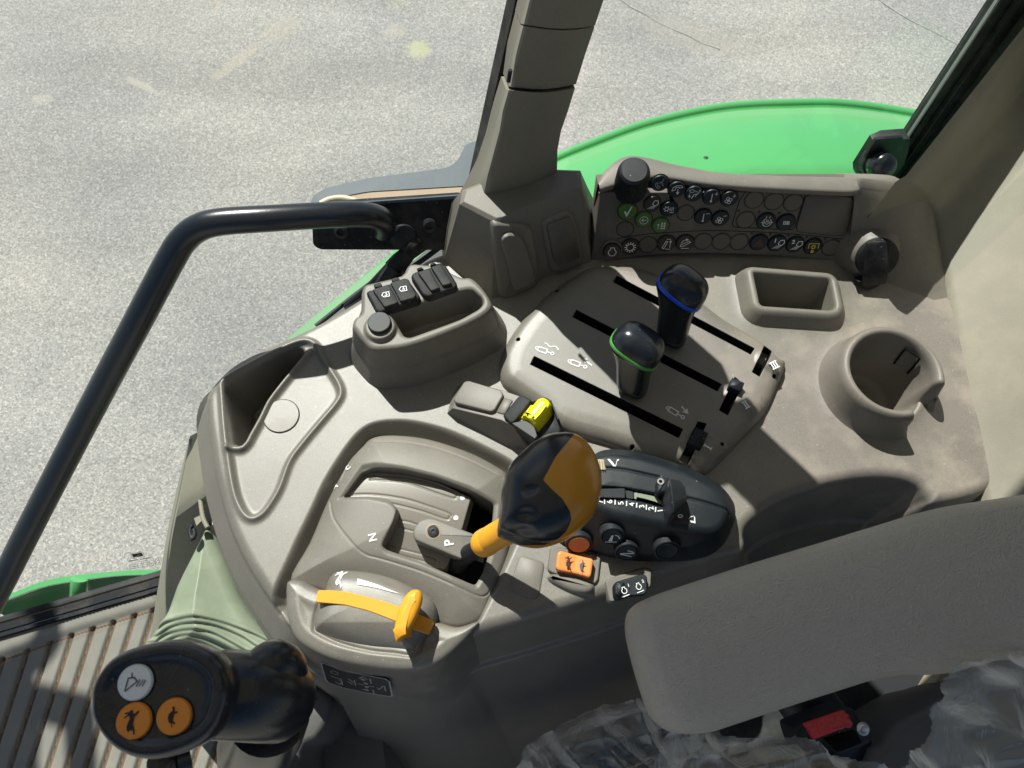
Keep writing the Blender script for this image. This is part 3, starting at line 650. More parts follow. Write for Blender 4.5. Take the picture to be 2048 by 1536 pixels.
bm_c = P(823, 491, .014); fb = Frame(bm_c, (.7, .7, 0), (0, .3, 1))
lathe('ball_joint', [(.0015, -.0105), (.006, -.0088), (.0095, -.004), (.0100, -.0005), (.0094, 0), (.0100, .0005), (.0092, .005), (.006, .0088), (.0015, .0105)], fb, m_rub, gs, n=24, ang=25)
lf = thing('lower_window_frame', 'black lower window frame rail between green fender strip and console', 'window frame', tuple(P(700, 600, -.03)))
prism('frame_rail', [P(x, y, -.035) for x, y in [(600, 690), (636, 652), (742, 566), (830, 520), (905, 455), (960, 480), (900, 560), (745, 640), (620, 700)]], .03, m_blk, lf, Vector((0, 0, -1)))
tube('seal_bead', [P(x, y, -.028) for x, y in [(632, 652), (742, 566), (828, 512), (900, 458)]], .0025, m_frame, lf, n=8, sm=4)

# added unseen arc and plate above the view, outlined to cast the mat shadows
wm = thing('mat_shadow_caster', 'unseen black arc and plate added outside the left window to shade the mat', 'shadow caster', (-1.0, .95, .6))
SV = Vector((SUN.x / SUN.z, SUN.y / SUN.z, 1.0))
def above(c_, h): return P(*ZJ(c_)[0], ZF) + SV * h
tube('shadow_arc', [above(c_, 1.25) for c_ in ((120, 330), (215, 375), (300, 430), (350, 520), (345, 600), (290, 690), (200, 760), (80, 800))], .017, m_tube, wm, n=16, sm=6)
prism('shadow_plate', [above(c_, 1.25) for c_ in ((-500, 820), (60, 720), (215, 790), (240, 900), (420, 935), (620, 985), (640, 1700), (455, 1700), (440, 1300), (420, 1070), (255, 1030), (235, 1250), (270, 1700), (-500, 1700))], .04, m_blk, wm, Vector((0, 0, 1)))
# ================================================================== the side console
con = thing('side_console', 'taupe moulded plastic side console with storage tray at its left end', 'console', (0, .2, -.2))
DO = W([(408, 835), (414, 880), (423, 940), (438, 1000), (457, 1060), (485, 1120), (522, 1180), (556, 1228), (585, 1262), (640, 1300), (720, 1322), (820, 1325), (880, 1305), (930, 1278), (1040, 1246), (1120, 1222), (1200, 1197), (1300, 1160), (1400, 1130), (1462, 1113),
        (1485, 1106), (1494, 1090), (1492, 1065), (1503, 1045), (1545, 1012), (1600, 987), (1670, 966), (1740, 956), (1800, 958), (1838, 970), (1858, 992), (1880, 1008), (1990, 975), (2010, 900), (1975, 800), (1945, 700), (1925, 560), (1900, 440), (1870, 370), (1700, 372), (1190, 395), (1100, 430), (890, 500),
        (830, 528), (760, 565), (720, 592), (640, 640), (560, 678), (500, 705), (452, 735), (410, 785)])
DOs = cr(DO, 4)
bead1 = cr(W(Z4((425, 1120), (424, 1080), (455, 1042), (600, 960), (760, 878), (860, 836), (925, 828), (975, 858), (1010, 920), (1060, 1005), (1105, 1080), (1117, 1140), (1085, 1200), (1000, 1300), (900, 1420), (820, 1530)) + [(560, 976), (539, 1012), (523, 1030), (505, 1037), (489, 1027), (475, 1000), (466, 965), (459, 920), (451, 860)]), 5)
pin = Z4((940, 885), (870, 965), (775, 1080), (700, 1180), (650, 1280), (600, 1370), (570, 1425), (530, 1455), (462, 1452))
bead2 = cr(W(pin), 5, False)
pocket = W(Z4((418, 1130), (424, 1085), (455, 1046), (600, 963), (760, 882), (860, 842), (900, 850), (925, 880)) + pin[1:-1] + Z4((466, 1440), (448, 1300)))
gchan = cr(W([(540, 1212), (579, 1108), (620, 1022), (647, 964), (678, 913), (712, 868), (746, 846), (801, 840), (855, 848), (910, 865), (978, 897), (1033, 930), (1052, 975), (1052, 1040), (1020, 1120), (985, 1195), (935, 1280), (860, 1310), (700, 1310), (600, 1260)]), 4)
bin_o = rnd(W(Z6((318, 262), (345, 242), (842, 282), (880, 312), (917, 488), (900, 530), (850, 542), (400, 512), (362, 480)), .022), .004, 3)
CH = .034
cup_fit = A2([P(x, y, CH) for x, y in ZC((345, 520), (430, 320), (560, 190), (700, 128), (850, 120), (1050, 170), (1300, 290), (1500, 440), (1650, 640), (1720, 820), (1150, 1310), (900, 1210), (680, 1060), (500, 880), (390, 700))])
A_ = np.c_[2 * cup_fit, np.ones(len(cup_fit))]; sol = np.linalg.lstsq(A_, (cup_fit ** 2).sum(1), rcond=None)[0]
CX, CY = sol[0], sol[1]; CR = math.sqrt(sol[2] + CX ** 2 + CY ** 2); print('cup', CX, CY, CR)
recess2 = W([(1462, 1135), (1500, 1050), (1545, 1012), (1600, 987), (1670, 966), (1740, 956), (1800, 958), (1838, 970), (1858, 992), (1880, 1008), (1900, 1200), (1460, 1260)])
lphole = W(Z5((288, 850), (330, 690), (480, 490), (700, 312), (820, 244), (1150, 262), (1450, 430), (1745, 630), (1925, 770), (1962, 830), (1850, 1090), (1600, 1365), (1440, 1445), (1100, 1335), (640, 1190), (390, 990)), .006)
def zdeck(X, Y):
    d = sdf(DOs, X, Y); Z = np.zeros(X.shape)
    # gentle crown over the left end, faint moulding undulation
    # tray
    dt = sdf(bead1, X, Y); db = np.abs(dt); Z -= .002 * ss(.001, -.003, dt)
    Z += .0036 * np.exp(-(db / .0028) ** 2)
    dp = sdf(pocket, X, Y); Z -= .060 * ss(-.0020, -.0105, dp)
    d2 = pld(bead2, X, Y); Z += .0046 * np.exp(-(d2 / .0028) ** 2)
    # channel round the gear gate
    dg = sdf(gchan, X, Y); Z -= .016 * ss(.001, -.0105, dg) + .07 * ss(-.017, -.021, dg)
    Z -= .06 * ss(-.014, -.018, sdf(lphole, X, Y))
    # holes under bin and cup
    Z -= .09 * ss(.0, -.004, sdf(bin_o, X, Y) + .004)
    dc = np.hypot(X - CX, Y - CY) - CR; Z -= .09 * ss(0, -.004, dc + .003)
    # soft swage round bin and cup
    Z += .004 * np.exp(-np.maximum(sdf(bin_o, X, Y), 0) / .007) + .004 * np.exp(-np.maximum(dc, 0) / .008)
    # dome under the round plug
    # outer shoulder, wall and lower flare
    Z += edge(d, .010); o = np.maximum(d, 0)
    front = ss(.20, .14, Y) 
    lft = ss(-.13, -.19, X) * (Y < .27); front = front * (1 - lft)
    Z -= lft * (1.35 * np.minimum(o, .020) + 4 * np.maximum(o - .020, 0)) + front * (3.4 * np.minimum(o, .016) + .3 * np.clip(o - .016, 0, .004) + 3.2 * np.maximum(o - .020, 0)) + (1 - front - lft) * 5 * o
    keep = d < np.where((front > .5) & (X > -.15), .13, np.where(lft > .5, .028, .03))
    Z = np.maximum(Z, -.46)
    return Z, keep, None
hf('deck', (-.42, .56, -.14, .50), .0011, zdeck, [m_deck], con)
lathe('floor_cap', [(.0158, -.001), (.0158, .0003), (.0152, .0003)], F_at(563, 832, -.0018), m_rub, con, n=48)
lathe('floor_cap', [(.0153, -.001), (.0153, .0007), (.0149, .0010)], F_at(563, 832, -.0018), m_deck, con, n=48, ang=15)

# storage bin
puck('storage_bin', bin_o, [(-.011, -.004), (-.0085, .002), (-.006, .006), (-.0035, .0105), (-.001, .0140), (.001, .0150), (.0030, .0150), (.0045, .0140), (.0055, .011), (.0080, -.065)], m_tau, con, ang=60)
bn = Frame(P(*Z6((540, 330))[0], .0), (1, -.05, 0), (0, .1, 1))
k = Ink(HOR, 1, lift=0)
for a, b in (((415, 276), (752, 311)), ((370, 340), (708, 371))):
    p0, p1 = P(*Z6(a)[0], -.004), P(*Z6(b)[0], -.004)
# cup holder
def cup(name):
    th = [2 * math.pi * i / 144 for i in range(144)]; R = []
    a1 = math.atan2(P(1843, 842, CH).y - CY, P(1843, 842, CH).x - CX); a2 = math.atan2(P(1895, 785, CH).y - CY, P(1895, 785, CH).x - CX)
    print('gap', math.degrees(a1), math.degrees(a2))
    for a in th:
        a_ = a if a < math.pi else a - 2 * math.pi
        g_ = ss(a1 - .06, a1 + .08, np.array(a_)) * (1 - ss(a2 - .05, a2 + .22, np.array(a_)))
        h = CH * (1 - .97 * float(g_)); u = Vector((math.cos(a), math.sin(a), 0)); c_ = Vector((CX, CY, 0)); pr = []
        for r, z in ((.016, -.004), (.0125, .000), (.010, .004), (.0075, .012), (.0050, h - .008 if h > .02 else .010), (.0042, h - .004), (.0018, h - .0008), (0, h), (-.0022, h - .0010), (-.0040, h - .004), (-.0048, h - .008), (-.0105, -.036), (-.013, -.040), (-.020, -.041)):
            z = min(z, h); q = c_ + u * (CR + r); q.z = z; pr.append(q)
        R.append(pr)
    m = len(R[0]); V = [v for r in R for v in r]; F = []
    for i in range(144):
        j = (i + 1) % 144
        for q in range(m - 1): F.append((i * m + q, j * m + q, j * m + q + 1, i * m + q + 1))
    V.append(Vector((CX, CY, -.041))); F += [(i * m + m - 1, ((i + 1) % 144) * m + m - 1, len(V) - 1) for i in range(144)]
    return sharp(mesh_obj(name, V, F, m_tau, con), 60)
cup('cup_holder')
def cupw(px, py):                              # point on the inner wall of the cup seen at a pixel
    d = ray(px, py); best = None
    for i in range(400):
        z = CH - .005 - .070 * i / 400; v = P(px, py, z); rr = CR - .0048 - .0057 * (.037 - z) / .073
        q = math.hypot(v.x - CX, v.y - CY) - rr
        if best is None or abs(q) < best[0]: best = (abs(q), v)
    v = best[1]; return v + (Vector((CX, CY, v.z)) - v).normalized() * .0006
tube('cup_spring_slot', [cupw(*p) for p in ZC((1015, 590), (1090, 490), (1165, 400), (1200, 402), (1290, 460), (1360, 515), (1350, 550), (1270, 650), (1200, 725))], .0009, m_dkhole, con, n=6, sm=3)

# left flank of the console below the tray
lo_ = [(372, 900), (352, 985), (334, 1070), (322, 1140), (312, 1200), (300, 1290), (300, 1360)]
hi2 = [(404, 860, -.030), (412, 925, -.032), (421, 985, -.046), (424, 1035, -.085), (425, 1090, -.13), (435, 1180, -.17), (440, 1290, -.22)]
md = [(381, 872, -.06), (366, 960, -.065), (352, 1035, -.08), (342, 1090, -.13), (334, 1160, -.20), (330, 1260, -.27), (330, 1340, -.30)]
loft('side_skirt', [cr([P(*q_) for q_ in hi2], 5, False), cr([P(*q_) for q_ in md], 5, False), cr([P(x - 1, y, z - .003) for x, y, z in md], 5, False), cr([P(x, y, -.32) for x, y in lo_], 5, False), cr([P(x, y, -.49) for x, y in lo_], 5, False)], m_beige, con, closed=False, cap=False, ang=20)
tube('seam_piping', [P(x, y, -.058) for x, y in ZA((1118, 85), (1130, 180), (1150, 290), (1170, 420), (1188, 540), (1215, 600))], .0022, m_beige, con, n=8, sm=4)
prism('clip_tab', [P(x, y, -.070) for x, y in ZA((1135, 545), (1172, 528), (1180, 560), (1150, 590))], .003, m_beige, con, Vector((0, 0, -1)))
tube('bent_clip', [P(x, y, -.072) for x, y in ZA((1130, 588), (1115, 600), (1112, 632), (1125, 668), (1140, 640), (1133, 610))], .0022, m_blk, con, n=8, sm=3)

# ------------------------------------------------------------------ gear gate cover
gc = thing('gear_gate', 'raised taupe gear gate with letters N and P and ribbed slide', 'gear gate', tuple(P(800, 1050, 0)))
go = cr(W(Z2((213, 1050), (330, 820), (440, 565), (560, 345), (640, 253), (700, 200), (800, 182), (960, 192), (1100, 222), (1300, 292), (1450, 372), (1505, 420), (1535, 520), (1530, 700), (1500, 900), (1440, 1080), (1395, 1185), (1345, 1290), (1210, 1330), (1075, 1300), (800, 1240), (480, 1150), (390, 1110)), .004), 4)
gop = rnd(W(Z2((488, 575), (640, 362), (720, 355), (900, 380), (1100, 430), (1300, 500), (1455, 585), (1430, 880), (1395, 1000), (1330, 1105), (1180, 1045), (1000, 968), (790, 902), (762, 870), (770, 820), (828, 730), (857, 660), (812, 612), (690, 583)), .010), .003, 3)
gi = rnd(W(Z2((545, 575), (660, 425), (735, 405), (900, 420), (1100, 468), (1290, 540), (1428, 612), (1402, 880), (1372, 990), (1318, 1090), (1180, 1036), (1000, 955), (800, 885), (782, 865), (850, 730), (870, 655), (820, 595), (690, 578)), .000), .003, 3)
seam1 = cr(W(Z2((452, 570), (485, 690), (600, 840), (680, 905), (770, 930), (1000, 1002), (1200, 1085), (1330, 1138), (1385, 1128), (1410, 1080)), .008), 5, False)
seam2 = cr(W(Z2((520, 450), (590, 300), (650, 235), (720, 225), (900, 232), (1100, 272), (1300, 348), (1480, 440)), .008), 5, False)
humpo = cr(W(ZT((435, 215), (480, 125), (600, 112), (800, 150), (1000, 240), (1080, 310), (1060, 420), (900, 560), (650, 500), (430, 400)), .012), 3)
def zgate(X, Y):
    d = sdf(go, X, Y); Z = -.004 + .017 * (1 - np.exp(np.minimum(d, 0) / .022)) + edge(d, .004) - 6 * np.maximum(d, 0)
    do = sdf(gop, X, Y); di = sdf(gi, X, Y)
    Z -= .004 * ss(.0005, -.006, do); Z -= .05 * ss(.0, -.0022, di)
    for s in (seam1, seam2): Z -= .0010 * np.exp(-(pld(s, X, Y) / .0006) ** 2)
    dh = sdf(humpo, X, Y); Z -= .0035 * np.exp(-(np.maximum(dh, 0) / .008)) * (dh > -.002)
    mi = (di < -.0016).astype(int); return Z, d < .006, mi
hf('gate_cover', bbox(go), .0005, zgate, [m_tau, m_dkhole], gc)
drum = rnd(W(Z2((515, 590), (600, 468), (655, 420), (740, 410), (900, 425), (1100, 475), (1292, 570), (1240, 745), (1195, 870), (1140, 975), (1000, 955), (775, 905), (745, 830)), -.002), .002, 3)
arcs = [cr(W(Z2(*a), -.002), 6, False) for a in (((640, 432), (900, 447), (1100, 495), (1200, 545), (1205, 562), (1190, 572), (1100, 545), (900, 478), (700, 462)), ((560, 553), (720, 550), (900, 575), (1050, 620), (1165, 662), (1165, 682), (1140, 692), (980, 640), (760, 590), (580, 575)), ((860, 700), (930, 710), (1000, 735)), ((860, 740), (980, 770), (1100, 810)), ((800, 848), (900, 870), (1075, 915), (1082, 938), (1060, 945), (900, 905), (800, 882)))]
def zdrum(X, Y):
    d = sdf(drum, X, Y); yc = (Y - P(*Z2((950, 560))[0], 0).y); Z = -.0035 - (yc ** 2) * 2.2 - 5 * np.maximum(d, 0)
    for s in arcs: Z -= .0008 * np.exp(-(pld(s, X, Y) / .0006) ** 2)
    return Z, d < .002, None
hf('slide', bbox(drum), .0006, zdrum, [m_tau2], gc)
k = Ink(HOR, 1, lift=0)
for x, y in Z2((1243, 574), (1205, 690)):
    o_ = SP('slide', x, y); lathe('index_dot', [(.0020, -.002), (.0020, .0004)], Frame(o_, (1, 0, 0), (0, 1, 0)), m_white, gc, n=16)
pb = puck('park_plate', rnd(W(Z2((958, 745), (990, 705), (1040, 688), (1085, 693), (1340, 792), (1237, 935), (1190, 915), (965, 822), (948, 785)), .011), .002, 3), rprof(-.002, .011, .0015, .0004), m_tau, gc)
fs = F_at(*Z2((1073, 770))[0], .0112)
lathe('screw_recess', [(.0065, 0), (.0052, .0004), (.0050, -.001)], fs, m_rust, gc, n=28, caps=False); lathe('screw', [(.0046, -.001), (.0044, .0008), (.0030, .0018), (.0016, .0019), (.0014, .0008)], fs, m_frame, gc, n=24)
text('letter', 'P', .0100, F_at(*Z2((1167, 835))[0], .0113), m_white, gc, rot=100, bold=.0002)
snap(text('letter', 'N', .0088, SF('gate_cover', *Z2((720, 803))[0]), m_white, gc, rot=103, bold=.0002), 'gate_cover')
snap(text('letter', 'A', .0062, SF('gate_cover', *Z2((503, 506))[0]), m_white, gc, rot=20, bold=.0002), 'gate_cover', .0010)
snap(text('letter', 'C', .0062, SF('gate_cover', *Z2((574, 397))[0]), m_white, gc, rot=40, bold=.0002), 'gate_cover', .0010)

# ------------------------------------------------------------------ throttle housing and lever
def hare(k, s=1., flip=1):
    H_ = [(-1.0, .05), (-.85, .25), (-.6, .38), (-.2, .36), (.2, .32), (.45, .42), (.35, .62), (.1, .85), (.25, .9), (.55, .62), (.62, .6), (.5, .95), (.65, .95), (.78, .58), (.98, .45), (1.05, .3), (.85, .22), (.7, .12), (.85, -.1), (1.1, -.3), (1.0, -.42), (.7, -.25), (.45, -.1), (.1, -.12), (-.2, -.15), (-.45, -.35), (-.9, -.6), (-1.15, -.62), (-1.1, -.48), (-.8, -.35), (-.75, -.12)]
    return k.fill([(x * s, y * s) for x, y in H_])
def tortoise(k, s=1.):
    k.fill([(-.7 * s, -.1 * s), (-.55 * s, .25 * s), (-.2 * s, .45 * s), (.2 * s, .45 * s), (.5 * s, .22 * s), (.62 * s, -.1 * s)])
    k.line([(.55 * s, 0), (.95 * s, .15 * s)], .22 * s); k.line([(-.45 * s, -.1 * s), (-.6 * s, -.38 * s)], .18 * s); k.line([(.35 * s, -.1 * s), (.5 * s, -.38 * s)], .18 * s); k.line([(-.7 * s, -.05 * s), (-.95 * s, -.15 * s)], .08 * s); return k
tho = thing('throttle_housing', 'taupe throttle housing bulging at the front edge of the console', 'throttle housing', tuple(P(760, 1260, 0)))
to_ = cr(W([(573, 1162), (600, 1160), (633, 1177), (690, 1195), (780, 1222), (866, 1242), (914, 1254), (958, 1242), (942, 1268), (905, 1305), (870, 1330), (828, 1341), (773, 1340), (705, 1330), (654, 1317), (613, 1296), (587, 1272), (573, 1235), (570, 1195)], .004), 4)
hb_ = cr(W(ZT((425, 235), (450, 160), (500, 118), (620, 116), (800, 150), (1000, 240), (1072, 312), (1075, 400), (1045, 460), (1005, 520), (962, 610), (830, 600), (690, 585), (520, 543), (385, 480), (362, 445), (375, 350)), .012), 4)
def zthr(X, Y):
    d = sdf(to_, X, Y); Z = .005 + edge(d, .006) - 4.2 * np.maximum(d, 0)
    rimd = sdf(to_, X, Y); Z += .0015 * np.exp(-((rimd + .010) / .004) ** 2)
    Z -= .0020 * np.exp(-(np.abs(sdf(hb_, X, Y)) / .0013) ** 2)
    return Z, (d < .034) , None
hf('housing_shell', bbox(to_, .04), .0008, zthr, [m_deck], tho)
yb = P(760, 1235, .012).y
def zhump(X, Y):
    d = sdf(hb_, X, Y); Z = .0045 + .0125 * (1 - np.exp(np.minimum(d, 0) / .0060)) - np.maximum(0, yb - .004 - Y) * .30 - 6 * np.maximum(d, 0)
    return Z, d < .002, None
hf('drum_cover', bbox(hb_, .004), .0007, zhump, [m_deck], tho)
band = W(ZT((398, 236), (470, 235), (560, 245), (660, 266), (770, 297), (880, 332), (980, 375), (1072, 412), (1042, 492), (950, 462), (840, 412), (700, 358), (560, 322), (460, 312), (386, 306)), .017)
tl = thing('throttle_lever', 'orange yellow hand throttle lever with leaf shaped knob on curved band', 'lever', tuple(P(820, 1230, .02)))
puck('lever_band', rnd(band, .0012, 2), [(0, -.002), (0, .0172), (.0004, .0176)], m_orange, tl, ang=25)
kn = cr(W(ZT((965, 228), (992, 234), (1006, 262), (1004, 305), (982, 370), (948, 440), (905, 505), (880, 532), (860, 540), (846, 520), (840, 470), (848, 420), (868, 345), (900, 275), (935, 237)), .040), 4)
puck('lever_knob', kn, [(.010, .016), (.0065, .022), (.002, .030), (.0002, .0345), (0, .037), (.0008, .0395), (.0025, .0413), (.005, .0422), (.009, .0426)], m_orange, tl, ang=60)
F_ = SF('drum_cover', *ZT((530, 165))[0]); snap(hare(Ink(F_, .0062, rot=75), 1).make('hare_mark', m_white, tho), 'drum_cover', .0009)
wq = [SP('drum_cover', *c_) for c_ in ZT((630, 168), (692, 185), (752, 205), (816, 232), (880, 257), (820, 243), (756, 226), (690, 212), (626, 202))]; wq = [v + Vector((0, 0, .0009)) for v in wq]
mesh_obj('wedge_mark', wq, [(0, 1, 7, 8), (1, 2, 6, 7), (2, 3, 5, 6), (3, 4, 5)], m_white, tho, smooth=False)
# decal on the front face: frame lying on the steep wall
d0 = P(*ZT((425, 652))[0], -.016); d1 = P(*ZT((818, 745))[0], -.014); d2 = P(*ZT((835, 842))[0], -.044)
d0 = P(645, 1322, -.018); d1 = P(779, 1354, -.018); d3 = P(655, 1358, -.052)
fd = Frame(d0, d1 - d0, d0 - d3)
nrm = fd.n
def zs(pts): return [fd.px(x, y) for x, y in ZS(*pts)]
so_ = zs([(245, 228), (300, 228), (700, 360), (1100, 460), (1560, 548), (1640, 600), (1695, 890), (1640, 905), (1150, 830), (700, 730), (400, 630), (340, 560)])
k = Ink(fd, 1, lift=.0015)
k.fill(so_); sx = [p for p in so_]
dec = k.make('warning_decal', m_blk, tho)
k = Ink(fd, 1, lift=.0019); k.line(so_, .0013, True)
def seg(pts, w_): k.line(zs(pts), w_)
k2 = zs([(515, 415)])[0]; k.circ(k2.x, k2.y, .0030, .0007)
for s_ in ([(440, 490), (680, 555)], [(530, 600), (630, 660), (680, 600), (600, 560)], [(650, 560), (685, 670)], [(790, 595), (900, 665)], [(800, 540), (900, 620)], [(920, 570), (955, 680)], [(1000, 645), (1120, 668)], [(1200, 690), (1330, 705)], [(1245, 535), (1270, 640)], [(1305, 765), (1330, 850)], [(1540, 690), (1565, 795)], [(1380, 720), (1430, 765), (1510, 690)], [(1020, 530), (1100, 500), (1190, 560)], [(1090, 750), (1200, 790)]): seg(s_, .0011)
for c_ in ((1160, 640), (1175, 710), (1100, 560), (1180, 770)): q_ = zs([c_])[0]; k.circ(q_.x, q_.y, .0018)
k.make('decal_print', m_grey, tho)
# lower cover plate beside it
lc = thing('seat_base_cover', 'dark taupe rounded cover below the throttle housing behind the joystick', 'cover', tuple(P(560, 1430, -.1)))
puck('cover_shell', cr([P(x, y, -.13) for x, y in [(440, 1560), (470, 1450), (530, 1392), (600, 1368), (645, 1376), (666, 1398), (658, 1436), (632, 1478), (600, 1505), (575, 1640), (380, 1640)]], 4), [(-.006, -.20), (0, -.138), (.002, -.132), (.006, -.130)], m_seat, lc)
puck('cover_skirt', cr([P(x, y, -.20) for x, y in [(480, 1700), (490, 1500), (550, 1390), (620, 1330), (700, 1340), (760, 1400), (760, 1700)]], 4), [(-.01, -.48), (0, -.21), (.004, -.20)], m_seat, lc)
tube('fastener', [P(x, y, -.135) for x, y in ((612, 1385), (622, 1392), (634, 1402))], .006, m_blk, lc, n=10, sm=3)

# ------------------------------------------------------------------ lever panel (three slots)
lp = thing('hydraulic_lever_panel', 'raised taupe panel with three long slots and numerals I II III', 'lever panel', tuple(P(1280, 720, 0)))
PZ = .014
po = cr(W(Z5((288, 850), (296, 770), (330, 690), (400, 580), (480, 490), (580, 395), (700, 312), (820, 244), (1000, 236), (1150, 262), (1300, 330), (1450, 430), (1600, 545), (1745, 630), (1860, 705), (1925, 770), (1962, 790), (1965, 830), (1920, 940), (1850, 1090), (1720, 1240), (1600, 1365), (1500, 1455), (1440, 1445), (1370, 1400), (1100, 1335), (900, 1270), (640, 1190), (520, 1085), (390, 990), (310, 930)), .006), 3)
def qd(*p): return W(Z5(*p), PZ)
slots = [qd((975, 297), (1782, 722), (1760, 757), (953, 332)), qd((738, 497), (1588, 932), (1564, 972), (716, 537)), qd((493, 768), (1362, 1195), (1338, 1245), (470, 815))]
wsl = [qd((1845, 697), (1893, 722), (1812, 887), (1768, 860)), qd((1668, 890), (1712, 930), (1626, 1112), (1575, 1083)), qd((1450, 1150), (1500, 1163), (1402, 1386), (1352, 1360))]
hmp = [[P(*Z5(c_)[0], PZ) for c_ in cc] for cc in (((1850, 790), (1935, 830)), ((1670, 1010), (1790, 1070)), ((1440, 1270), (1590, 1330)))]
def zlp(X, Y):
    d = sdf(po, X, Y); R = .011
    Z = PZ + edge(d - .0, R) - 4 * np.maximum(d, 0) - .0025 * ss(-.02, 0, d)
    for a, b in hmp: Z += .0028 * ss(.011, .004, pld([a, b], X, Y)) * (d < -.003)
    mi = np.zeros(X.shape, int); D = np.full(X.shape, 1.)
    for s in slots + wsl: D = np.minimum(D, sdf(s, X, Y))
    Z = np.where(D < 0, Z - .024 * ss(.0002, -.0010, D), Z); mi[D < .0001] = 1
    
    for c_ in Z5((398, 676), (626, 384), (1068, 1296), (1586, 1290), (1893, 890)):
        v = P(*c_, .010); q = np.hypot(X - v.x, Y - v.y); Z -= .004 * ss(.0020, .0010, q); mi[q < .0017] = 1
    return Z, d < .006, mi
hf('panel_shell', bbox(po), .0004, zlp, [m_deck, m_dkhole], lp)
for (a, b), nm in zip((((1290, 250), 0), ((1290, 250), 1)), ()): pass
def stub(c0, c1, wd, z0, z1, nm='rocker_tab'):
    a, b = P(*Z5(c0)[0], z1), P(*Z5(c1)[0], z1); u = (b - a).normalized(); n_ = Vector((-u.y, u.x, 0)) * wd / 2
    puck(nm, rnd([a + n_, a - n_, b - n_, b + n_], .001, 3), [(0, z0), (.0002, z1 - .001), (.0012, z1)], m_blk, lp)
stub((1475, 1195), (1430, 1290), .0125, -.01, .022); stub((1690, 905), (1668, 960), .0115, -.01, .023); 
def roman(px_, n, rot):
    f = F_at(*Z5(px_)[0], PZ + .0036); k = Ink(f, .0034, rot=rot, lift=.0); wd = .32 * n + .15
    for i in range(n): x = (i - (n - 1) / 2) * .62; k.line([(x, -.85), (x, .85)], .3)
    w_ = (n - 1) * .31 + .42; k.line([(-w_, .88), (w_, .88)], .3); k.line([(-w_, -.88), (w_, -.88)], .3)
    o = k.make('numeral', m_white, lp); bm = bmesh.new(); bm.from_mesh(o.data); r = bmesh.ops.extrude_face_region(bm, geom=bm.faces[:]); bmesh.ops.translate(bm, verts=[v for v in r['geom'] if isinstance(v, bmesh.types.BMVert)], vec=(0, 0, .0006)); bm.to_mesh(o.data); bm.free()
roman((1897, 820), 3, 25); roman((1731, 1052), 2, 28); roman((1508, 1300), 1, 58)
def cylicon(c, rot, extra):
    f = F_at(*Z5(c)[0], PZ); k = Ink(f, .0062, rot=rot, lift=.0014)
    k.line([(-1, -.34), (.25, -.34), (.25, .34), (-1, .34)], .17, True); k.circ(-1.25, 0, .2, .14); k.line([(.25, 0), (.9, 0)], .17); k.circ(1.1, 0, .22, .15)
    if extra == 'wave': k.line([(-.5 + t * .14, 1.05 + .16 * math.sin(t * .62 + .6)) for t in range(17)], .17)
    if extra == 'left': k.line([(1.9, .55), (.6, .95)], .2); k.line([(.95, 1.25), (.55, .97), (.95, .5)], .2)
    if extra == 'right': k.line([(.2, 1.3), (1.35, .9)], .2); k.line([(.7, .75), (1.4, .88), (.95, 1.4)], .2)
    o = snap(k.make('hydraulic_mark', m_white, lp), 'panel_shell')
cylicon((556, 738), -22, 'wave'); cylicon((748, 815), -22, 'left'); cylicon((1320, 1100), -35, 'right')

# ------------------------------------------------------------------ the two slot levers
def slot_lever(nm, label, base, top, zt, ringmat, hd, lean):
    t = thing(nm, label, 'lever', tuple(P(*base, PZ)))
    A0 = P(*base, PZ - .02); T0 = P(*top, zt); ax = (T0 - A0).normalized(); Ln = (T0 - A0).length
    xd = (P(1362, 860, PZ) - P(1068, 720, PZ)).normalized()
    f = Frame(A0, xd, ax.cross(xd)); 
    def sec(s, rx, ry, n=32, pw=2.6, o=Vector((0, 0, 0))):
        out = []
        for i in range(n):
            a = 2 * math.pi * i / n; c, s_ = math.cos(a), math.sin(a)
            out.append(A0 + ax * s + o + f.x * (rx * abs(c) ** (2 / pw) * (1 if c >= 0 else -1)) + f.y * (ry * abs(s_) ** (2 / pw) * (1 if s_ >= 0 else -1)))
        return out
    g0 = Ln * .22
    loft('shaft', [sec(0, .010, .0045), sec(g0 + .004, .010, .0045), sec(g0 + .006, .0095, .006)], m_blk, t)
    loft('grip', [sec(g0, .0085, .007), sec(g0 + .001, .0128, .0105), sec(g0 + .006, .0132, .0108), sec(g0 + .0065, .0125, .0102), sec(g0 + .0075, .0125, .0102), sec(g0 + .008, .0135, .0112), sec(Ln * .45, .0142, .0118), sec(Ln * .56, .0150, .0124), sec(Ln * .67, .0172, .0142), sec(Ln * .77, .0200, .0165)], m_knob, t, ang=50)
    bx = (ax + lean).normalized(); h0 = A0 + ax * Ln * .74; fx = xd - bx * xd.dot(bx); fx.normalize(); fy = bx.cross(fx)
    def hs(s, rx, ry, n=36, pw=2.9):
        out = []
        for i in range(n):
            a = 2 * math.pi * i / n; c, s_ = math.cos(a), math.sin(a)
            out.append(h0 + bx * s + fx * (rx * abs(c) ** (2 / pw) * (1 if c >= 0 else -1)) + fy * (ry * abs(s_) ** (2 / pw) * (1 if s_ >= 0 else -1)))
        return out
    a, b = hd
    loft('ring', [hs(-.0025, a * .97, b * .97), hs(-.0012, a * 1.03, b * 1.03), hs(.0008, a * 1.03, b * 1.03), hs(.002, a * .98, b * .98)], ringmat, t)
    loft('knob', [hs(-.006, a * .78, b * .78), hs(-.0024, a * .96, b * .96)] + [hs(.0015 + .0172 * math.sin(q), a * (.06 + .94 * math.cos(q) ** .62), b * (.06 + .94 * math.cos(q) ** .62)) for q in [math.pi / 2 * j / 14 for j in range(15)]], m_knob, t, ang=70)
    return t
